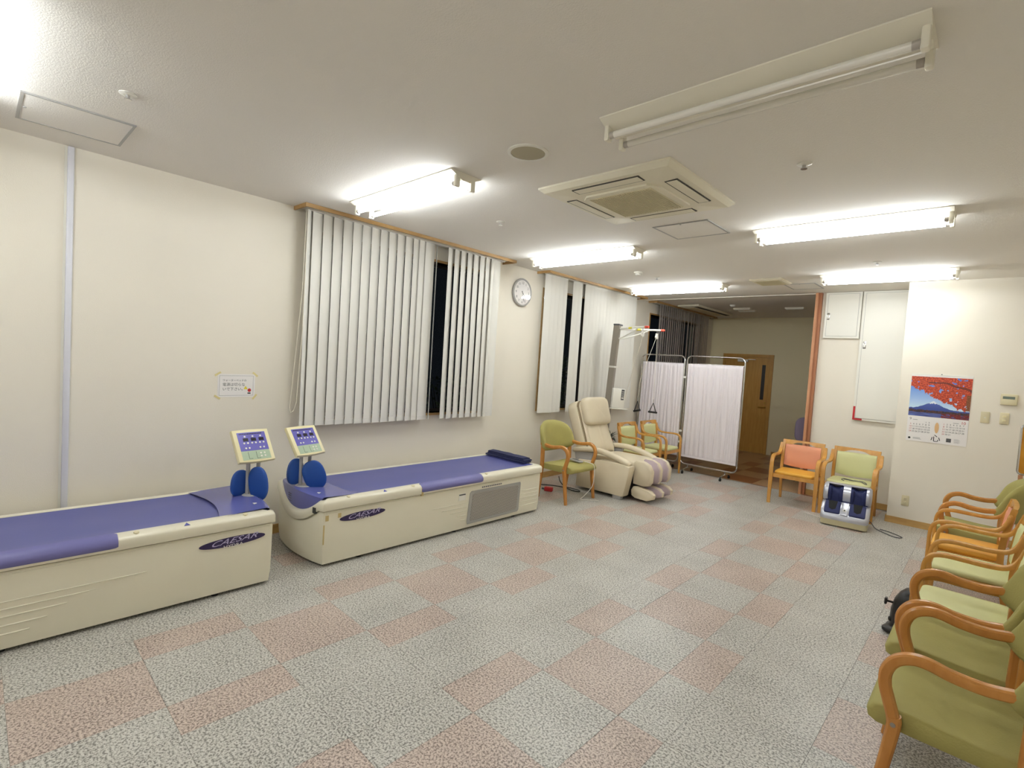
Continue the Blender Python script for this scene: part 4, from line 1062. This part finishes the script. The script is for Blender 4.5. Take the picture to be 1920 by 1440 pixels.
# ------------------------------------------------------------------ things on the walls
# notice taped to the left wall
nt_ = thing('notice', 'small white taped notice with handwritten style Japanese text', 'notice', *WL)
ny0, ny1, nz0, nz1 = 1.268, 1.536, 1.136, 1.312
sheet = obj('sheet', M().box(0.0006, 0.0018, ny0, ny1, nz0, nz1), 'paper', nt_, False)
fmx = lambda y, z, o=0.0019: frame_mtx((o, y, z), (0, 1, 0), (0, 0, 1))
bd = M(); q = 0.012
for bx in ((ny0+q, ny1-q, nz1-q-0.0015, nz1-q), (ny0+q, ny1-q, nz0+q, nz0+q+0.0015), (ny0+q, ny0+q+0.0015, nz0+q, nz1-q), (ny1-q-0.0015, ny1-q, nz0+q, nz1-q)): bd.box(0.0017, 0.0022, *bx)
obj('border_line', bd, 'ink_grey', sheet, False)
tx = M()
text(tx, 'ウォーターベッドの', 0.019, fmx(ny0+0.034, nz1-0.055), 0.0002, center=False)
text(tx, '電源は切らな', 0.027, fmx(ny0+0.034, nz1-0.090), 0.0002, center=False)
text(tx, 'いで下さい。', 0.027, fmx(ny0+0.034, nz1-0.124), 0.0002, center=False)
obj('lettering', tx, 'ink', sheet, False)
obj('drawing', M().prism([(ny0+0.185, nz0+0.060), (ny0+0.215, nz0+0.060), (ny0+0.200, nz0+0.086)], 0.0017, 0.0022, 'x'), 'yellow', sheet, False)
obj('drawing', M().prism([(ny0+0.228+0.013*math.cos(w), nz0+0.052+0.014*math.sin(w)) for w in [2*PI*i/14 for i in range(14)]], 0.0017, 0.0023, 'x'), 'red', sheet, False)
obj('drawing', M().box(0.0017, 0.0022, ny0+0.215, ny0+0.238, nz0+0.024, nz0+0.034), 'ink', sheet, False)
for (y, z, a) in ((ny0, nz1, 0.6), (ny1, nz1, -0.7), (ny0, nz0, -0.6), (ny1, nz0, 0.9)):
    mk = frame_mtx((0.0024, y, z), (0, math.cos(a), math.sin(a)), (0, -math.sin(a), math.cos(a)))
    obj('tape', M().box(-0.024, 0.024, -0.007, 0.007, 0, 0.0006, mk), 'tape', nt_, False)

# clock
ck = thing('wall_clock', 'round silver rimmed wall clock between the two near blinds', 'clock', (-4.307, 4.613, 2.378), 0.0232)
RX = Matrix.Rotation(PI/2, 4, 'Y')      # lathe axis +z -> +x
obj('rim', M().lathe([(0.150, 0.001), (0.168, 0.006), (0.172, 0.020), (0.166, 0.031), (0.156, 0.034), (0.149, 0.030), (0.149, 0.02)], 48, RX), 'frame_grey', ck)
face = obj('face', M().cyl((0.004, 0, 0), (0.0255, 0, 0), 0.1485, n=48), 'paper', ck, False)
dg = M()
for k in range(1, 13):
    w = PI/2-2*PI*k/12
    text(dg, str(k), 0.042, frame_mtx((0.0257, 0.116*math.cos(w), 0.116*math.sin(w)-0.015), (0, 1, 0), (0, 0, 1)), 0.0002)
obj('numerals', dg, 'ink', face, False)
for nm, w, ln, wd in (('hour_hand', PI/2-2*PI*(4.47/12), 0.075, 0.007), ('minute_hand', PI/2-2*PI*(27/60), 0.112, 0.005)):
    dv = Vector((0, math.cos(w), math.sin(w))); pv = Vector((0, -dv.z, dv.y))
    mk = frame_mtx((0.0262 if nm[0] == 'h' else 0.0278, 0, 0), dv, pv); obj(nm, M().box(-0.02, ln, -wd/2, wd/2, 0, 0.0012, mk), 'black', ck, False)
obj('hub', M().cyl((0.0255, 0, 0), (0.0302, 0, 0), 0.007), 'steel', ck)
cg = obj('cover_glass', M().cyl((0.0305, 0, 0), (0.0315, 0, 0), 0.1505, n=48), 'clear_glass', ck, False)

# wall cabinets
def cabinet(x0, x1, z0, z1, label, hx_, hz, red=False):
    t = thing('wall_cabinet', label, 'cabinet', ((x0+x1)/2, YR, z0), 0, 'white wall cabinets in the recess')
    w, h = (x1-x0)/2, z1-z0; yf = -0.045
    obj('body', M().box(-w, w, yf, -0.0005, 0, h), 'plastic_white', t, False)
    d = obj('door', M().box(-w+0.028, w-0.028, yf-0.006, yf+0.001, 0.026, h-0.022), 'plastic_white', t, False)
    gp = M(); a, b, c, e = -w+0.0265, w-0.0265, 0.0245, h-0.0205
    for bx in ((a, b, c, c+0.003), (a, b, e-0.003, e), (a, a+0.003, c, e), (b-0.003, b, c, e)): gp.box(bx[0], bx[1], yf-0.0065, yf+0.001, bx[2], bx[3])
    obj('door_gap', gp, 'frame_grey', t, False)
    hd = obj('handle_plate', M().rbox(hx_-0.016, hx_+0.016, yf-0.009, yf-0.005, hz-0.045, hz+0.045, 0.002), 'chrome', d)
    obj('handle', M().box(hx_-0.009, hx_+0.009, yf-0.0105, yf-0.008, hz-0.028, hz+0.02), 'plastic_white', hd, False)
    if red:
        obj('red_corner_tape', M().box(-w-0.001, -w+0.022, yf-0.0012, yf, -0.001, 0.17).box(-w+0.022, -w+0.10, yf-0.0012, yf, -0.001, 0.022), 'red', t, False)
cabinet(-1.708, -1.312, 2.093, H-0.004, 'small square white wall cabinet next to the partition post', -0.155, 0.28)
cabinet(-1.298, -0.797, 1.07, H-0.004, 'tall white wall cabinet with a red taped corner', -0.195, 0.94, True)

# calendar
cal = thing('calendar', 'wall calendar with red maple leaves over a blue mountain', 'calendar', (-0.438, YP, 0.945))
cw, chh = 0.252, 0.738
sheet = obj('sheet', M().box(-cw, cw, -0.004, -0.0005, 0, chh), 'paper', cal, False)
obj('binding', M().box(-cw-0.002, cw+0.002, -0.0065, -0.0005, chh-0.014, chh+0.002), 'plastic_white', cal, False)
obj('hook', M().cyl((0, -0.012, chh+0.0), (0, -0.0005, chh), 0.006), 'ink_grey', cal)
# printed photograph, coloured cell by cell
NX, NZ = 150, 132; z0p, z1p = 0.276, chh-0.03
vs = [(-cw+0.001+(2*cw-0.002)*i/NX, -0.0044, z0p+(z1p-z0p)*j/NZ) for j in range(NZ+1) for i in range(NX+1)]
fs_ = [(j*(NX+1)+i, j*(NX+1)+i+1, (j+1)*(NX+1)+i+1, (j+1)*(NX+1)+i) for j in range(NZ) for i in range(NX)]
me = bpy.data.meshes.new('photo_print'); me.from_pydata(vs, [], fs_)
att = me.color_attributes.new('print', 'FLOAT_COLOR', 'CORNER')
def mixc(a, b, k): k = max(0, min(1, k)); return tuple(a[i]+(b[i]-a[i])*k for i in range(3))
def photo(u, v):
    sky = mixc((196, 220, 242), (84, 128, 214), (v-0.25)/0.6); c = sky
    ridge = 0.20+0.155*math.exp(-((u-0.40)/0.20)**2)+0.045*math.exp(-((u-0.41)/0.045)**2)+0.01*mnoise.noise(Vector((u*18, 0, 0)))
    if v < ridge:
        c = mixc((60, 80, 150), (86, 104, 178), (v-0.2)/0.2)
        if v > 0.335+0.02*mnoise.noise(Vector((u*40, v*30, 3))): c = (226, 232, 246)
    tl = 0.165+0.02*mnoise.noise(Vector((u*12, 1, 0)))+0.012*mnoise.noise(Vector((u*40, 2, 0)))
    if v < tl: c = mixc((44, 44, 54), (110, 66, 60), 0.5+0.9*mnoise.noise(Vector((u*30, v*60, 5))))
    if v < 0.10: c = mixc((96, 116, 186), (66, 70, 120), 0.5+0.8*mnoise.noise(Vector((u*8, v*60, 8))))
    if v < 0.115 and u > 0.55 and mnoise.noise(Vector((u*14, v*40, 9))) > -0.25: c = mixc((150, 46, 40), (80, 40, 50), 0.5+mnoise.noise(Vector((u*60, v*60, 3))))
    low_ = 0.74-0.62*u+0.07*mnoise.noise(Vector((u*7, 2.2, 0)))+0.10*(1-u)*0
    low_ = max(low_, 0.29-0.10*max(0, u-0.7)/0.3)
    nz = 0.06*mnoise.noise(Vector((u*13, v*13, 1)))+0.03*mnoise.noise(Vector((u*36, v*36, 4)))
    if v+nz > low_ and mnoise.noise(Vector((u*11, v*11, 12)))+0.35*mnoise.noise(Vector((u*34, v*34, 7))) > -0.44:
        k = 0.5+0.9*mnoise.noise(Vector((u*42, v*42, 6)))+0.5*mnoise.noise(Vector((u*90, v*90, 2)))
        c = mixc((140, 40, 30), (224, 100, 56), k)
        br = abs(v-(0.86-0.42*max(0, u-0.55)**1.2)-0.03*mnoise.noise(Vector((u*6, 0, 3))))
        if u > 0.3 and br < 0.012+0.015*u: c = mixc(c, (86, 40, 36), 0.7)
        if u > 0.93 and v < 0.6: c = mixc(c, (96, 84, 50), 0.6)
    return c
cols = []
for j in range(NZ):
    for i in range(NX):
        c = photo((i+0.5)/NX, (j+0.5)/NZ); cols += [lin(c[0]), lin(c[1]), lin(c[2]), 1.0]*4
att.data.foreach_set('color', cols)
me.materials.append(MATS['print_photo'])
link(bpy.data.objects.new('photo_print', me), sheet)
fm3 = lambda x, z: frame_mtx((x, -0.0042, z), (1, 0, 0), (0, 0, 1))
tx = M()
def month(x0, first, days, dy):
    for d in range(1, days+1):
        k = first+d-1; r, c = divmod(k, 7)
        text(tx_red if c == 0 else tx, str(d), 0.022, fm3(x0+0.0262*c, 0.205-0.0265*r+dy), 0.0003)
tx_red = M()
month(-0.222, 5, 30, 0.0); month(0.058, 0, 31, 0.0)
obj('dates', tx, 'ink', sheet, False)
text(tx_red, '10', 0.040, fm3(0.212, 0.228), 0.0003)
obj('sunday_dates', tx_red, 'ink_red', sheet, False)
tx = M(); text(tx, '9', 0.040, fm3(-0.226, 0.228), 0.0003)
tx.box(-0.205, -0.165, -0.0046, -0.0038, 0.232, 0.236); tx.box(0.13, 0.175, -0.0046, -0.0038, 0.232, 0.236); tx.box(-0.19, -0.13, -0.0046, -0.0038, 0.034, 0.038); tx.box(-0.19, -0.12, -0.0046, -0.0038, 0.024, 0.027)
for k in range(5): tx.box(0.15, 0.19+0.01*(k % 2), -0.0046, -0.0038, 0.026+0.009*k, 0.028+0.009*k)
obj('small_print', tx, 'ink_grey', sheet, False)
obj('figure_print', M().prism([(0.002+0.018*math.cos(w), 0.165+0.058*math.sin(w)) for w in [2*PI*i/20 for i in range(20)]], -0.0046, -0.0038, 'y'), 'ink_tan', sheet, False)
tx = M(); text(tx, '心', 0.085, fm3(0.0, 0.022), 0.0012)
tx.cyl((-0.222, -0.0046, 0.031), (-0.222, -0.0038, 0.031), 0.011)
obj('large_character', tx, 'black', sheet, False)
obj('stamp_print', M().rbox(0.088, 0.128, -0.0046, -0.0038, 0.026, 0.066, 0.0003), 'grey_dark', sheet, False)

# controls on the calendar wall
th = thing('thermostat', 'beige wall thermostat with small grey display', 'thermostat', (0.094, YP, 1.467))
bd_ = obj('case', M().rbox(-0.062, 0.062, -0.022, -0.0005, -0.055, 0.055, 0.006), 'plastic_beige', th)
obj('display', M().box(-0.046, 0.042, -0.0235, -0.0215, 0.006, 0.032), 'lcd_grey', bd_, False)
obj('flap', M().rbox(-0.058, 0.058, -0.0245, -0.021, -0.052, -0.004, 0.002), 'plastic_beige', bd_)
def plate(x, z, label, cat, name, kind):
    t = thing(name, label, cat, (x, YP, z), 0, 'beige plates on the calendar wall')
    p = obj('plate', M().rbox(-0.034, 0.034, -0.009, -0.0005, -0.058, 0.058, 0.004), 'plastic_beige', t)
    if kind == 'knob':
        obj('inset', M().box(-0.016, 0.016, -0.0105, -0.0085, -0.036, 0.036), 'plastic_beige', t, False); obj('lamp', M().sup((0, -0.011, -0.004), 0.006, 0.004, 0.006, 1, 1, 12, 8), 'plastic_white', t)
    if kind == 'two':
        for dz in (-0.02, 0.02): obj('rocker', M().rbox(-0.013, 0.013, -0.012, -0.0085, dz-0.009, dz+0.009, 0.002), 'plastic_ivory', t)
    if kind == 'out':
        for dz in (-0.022, 0.022):
            s_ = obj('socket_face', M().rbox(-0.013, 0.013, -0.0115, -0.0085, dz-0.016, dz+0.016, 0.002), 'plastic_beige', t)
            for dx in (-0.006, 0.006): obj('slot', M().box(dx-0.001, dx+0.001, -0.0122, -0.0112, dz-0.005, dz+0.005), 'ink', s_, False)
plate(-0.067, 1.271, 'beige light switch plate left of the other one below the thermostat', 'switch', 'light_switch', 'knob')
plate(0.075, 1.275, 'beige light switch plate with two buttons directly under the thermostat', 'switch', 'light_switch', 'two')
plate(-0.640, 0.272, 'beige power outlet low on the wall below the calendar', 'outlet', 'power_outlet', 'out')

# amber panel board on a stand behind the last chair of the right row
bs = thing('panel_board', 'amber wooden panel with rounded silver edging at the right edge', 'board', (0.40, 6.42, 0))
x0, x1, z0, z1, r = -0.212, 0.212, 0.825, 1.262, 0.03
pts = [(cx+r*math.cos(a0+PI/2*i/5), 0, cz+r*math.sin(a0+PI/2*i/5)) for cx, cz, a0 in ((x1-r, z1-r, 0), (x0+r, z1-r, PI/2), (x0+r, z0+r, PI), (x1-r, z0+r, 1.5*PI)) for i in range(6)]
obj('edging', M().tube(pts, 0.011, 8, True), 'chrome', bs)
obj('panel', M().prism([(p[0], p[2]) for p in pts], -0.008, 0.008, 'y'), 'wood_board', bs, False)
for sx in (-0.19, 0.19):
    obj('leg', M().prism([(sx-0.016, 0.815), (sx+0.016, 0.815), (sx+0.05, 0.0), (sx+0.018, 0.0)] if sx < 0 else [(sx-0.016, 0.815), (sx+0.016, 0.815), (sx-0.018, 0.0), (sx-0.05, 0.0)], -0.016, 0.016, 'y'), 'wood_part', bs, False)
obj('cross_bar', M().box(-0.15, 0.15, -0.012, 0.012, 0.30, 0.34), 'wood_part', bs, False)

# ------------------------------------------------------------------ small things by the left wall
rc = thing('remote_control', 'grey remote control lying on the green chair seat', 'remote', (-3.50, 4.87, 0.416), 1.35)
obj('case', M().rbox(-0.03, 0.03, -0.10, 0.10, 0, 0.02, 0.006), 'grey_plastic', rc)
obj('keypad', M().box(-0.02, 0.02, -0.07, 0.06, 0.0195, 0.0215), 'grey_dark', rc, False)
tag(obj('white_cable', M().tube(crom([(-3.39, 4.89, 0.43), (-3.31, 4.90, 0.424), (-3.262, 4.905, 0.395), (-3.258, 4.91, 0.28), (-3.27, 4.90, 0.16), (-3.33, 4.84, 0.05), (-3.36, 4.82, 0.008), (-3.30, 4.86, 0.006), (-3.20, 4.95, 0.006)], 6), 0.0042, 6), 'cable_white'), 'thin white cable hanging over the front of the green chair', 'cable')
tag(obj('black_cable', M().tube(crom([(-4.29, 4.93, 0.03), (-4.15, 4.90, 0.007), (-3.99, 5.02, 0.007), (-3.90, 5.07, 0.007), (-3.80, 5.09, 0.007), (-3.66, 5.06, 0.007), (-3.58, 5.08, 0.007), (-3.60, 5.13, 0.007), (-3.72, 5.14, 0.007), (-3.84, 5.14, 0.007), (-3.93, 5.16, 0.05), (-4.0, 5.22, 0.09)], 6), 0.006, 6), 'black'), 'tangled black cable on the floor behind the green chair', 'cable')
ps = thing('power_adapter', 'red power adapter on the floor behind the green chair', 'adapter', (-3.82, 4.80, 0), 0.4)
obj('case', M().rbox(-0.05, 0.05, -0.028, 0.028, 0, 0.05, 0.008), 'red', ps)
obj('plug', M().rbox(-0.085, -0.05, -0.014, 0.014, 0.012, 0.034, 0.004), 'grey_dark', ps)
ps = thing('power_outlet', 'black plugs in the low wall outlet beside the far massage bed', 'outlet', (-4.311, 4.99, 0.16), 0.0232)
obj('plate', M().rbox(0.0005, 0.009, -0.035, 0.035, -0.058, 0.058, 0.004), 'plastic_beige', ps)
obj('plug', M().rbox(0.009, 0.05, -0.016, 0.016, -0.045, -0.015, 0.005), 'black', ps)

# plant beside the pulley trainer
pl_ = thing('potted_plant', 'small dark leafy plant in a red pot behind the massage chair', 'plant', (-4.10, 6.50, 0))
obj('stand', M().cyl((0, 0, 0), (0, 0, 0.36), 0.05, 0.05), 'plastic_white', pl_)
obj('pot', M().lathe([(0.045, 0.36), (0.06, 0.47), (0.064, 0.475), (0.064, 0.49), (0.056, 0.49), (0.054, 0.47)], 20), 'red', pl_)
for k in range(22):
    w = 2*PI*k/22*2.6; e = 0.35+0.9*((k*7) % 11)/11; L_ = 0.13+0.05*((k*5) % 7)/7
    rows = []
    for i in range(6):
        u = i/5; d = L_*u; x = d*math.cos(e)*math.cos(w); y = d*math.cos(e)*math.sin(w); z = 0.48+d*math.sin(e)*1.25-0.10*u*u*math.cos(e)
        wd = 0.020*math.sin(PI*min(1, u*0.92+0.06)); sv = Vector((-math.sin(w), math.cos(w), 0))*wd
        rows.append((Vector((x, y, z))-sv, Vector((x, y, z))+Vector((0, 0, -0.003)), Vector((x, y, z))+sv))
    obj('leaf', M().add([p for r in rows for p in r], [(i*3+j, i*3+j+1, i*3+j+4, i*3+j+3) for i in range(5) for j in range(2)]), 'leaf', pl_)

# office chair in the dim far room, mostly behind the post
oc = thing('office_chair', 'grey purple office chair in the dim far room behind the post', 'chair', (-2.02, 8.75, 0), 0.4)
obj('backrest', M().sup((0, -0.2, 0.78), 0.22, 0.035, 0.19, 0.5, 0.5, 24, 12), 'purple', oc)
obj('seat', M().sup((0, 0.03, 0.45), 0.24, 0.23, 0.04, 0.4, 0.4, 24, 10), 'purple', oc)
obj('post', M().cyl((0, 0.02, 0.08), (0, 0.02, 0.42), 0.025).tube([(0, 0.0, 0.42), (0, -0.2, 0.43), (0, -0.235, 0.6), (0, -0.225, 0.75)], 0.016), 'black', oc)
for k in range(5):
    w = 2*PI*k/5+0.3
    lg = obj('base_arm', M().tube([(0, 0.02, 0.10), (0.27*math.cos(w), 0.02+0.27*math.sin(w), 0.07)], [0.022, 0.014]), 'black', oc)
    obj('caster', M().cyl((0.27*math.cos(w)-0.012, 0.02+0.27*math.sin(w), 0.028), (0.27*math.cos(w)+0.012, 0.02+0.27*math.sin(w), 0.028), 0.028).cyl((0.27*math.cos(w), 0.02+0.27*math.sin(w), 0.04), (0.27*math.cos(w), 0.02+0.27*math.sin(w), 0.07), 0.007), 'rubber', lg)

tag(obj('floor_cable', M().tube(crom([(-1.50, 6.62, 0.006), (-1.42, 6.60, 0.006), (-1.36, 6.57, 0.006), (-1.31, 6.56, 0.006)], 4), 0.005, 6), 'cable_white'), 'short white cord on the floor left of the foot massager', 'cable')
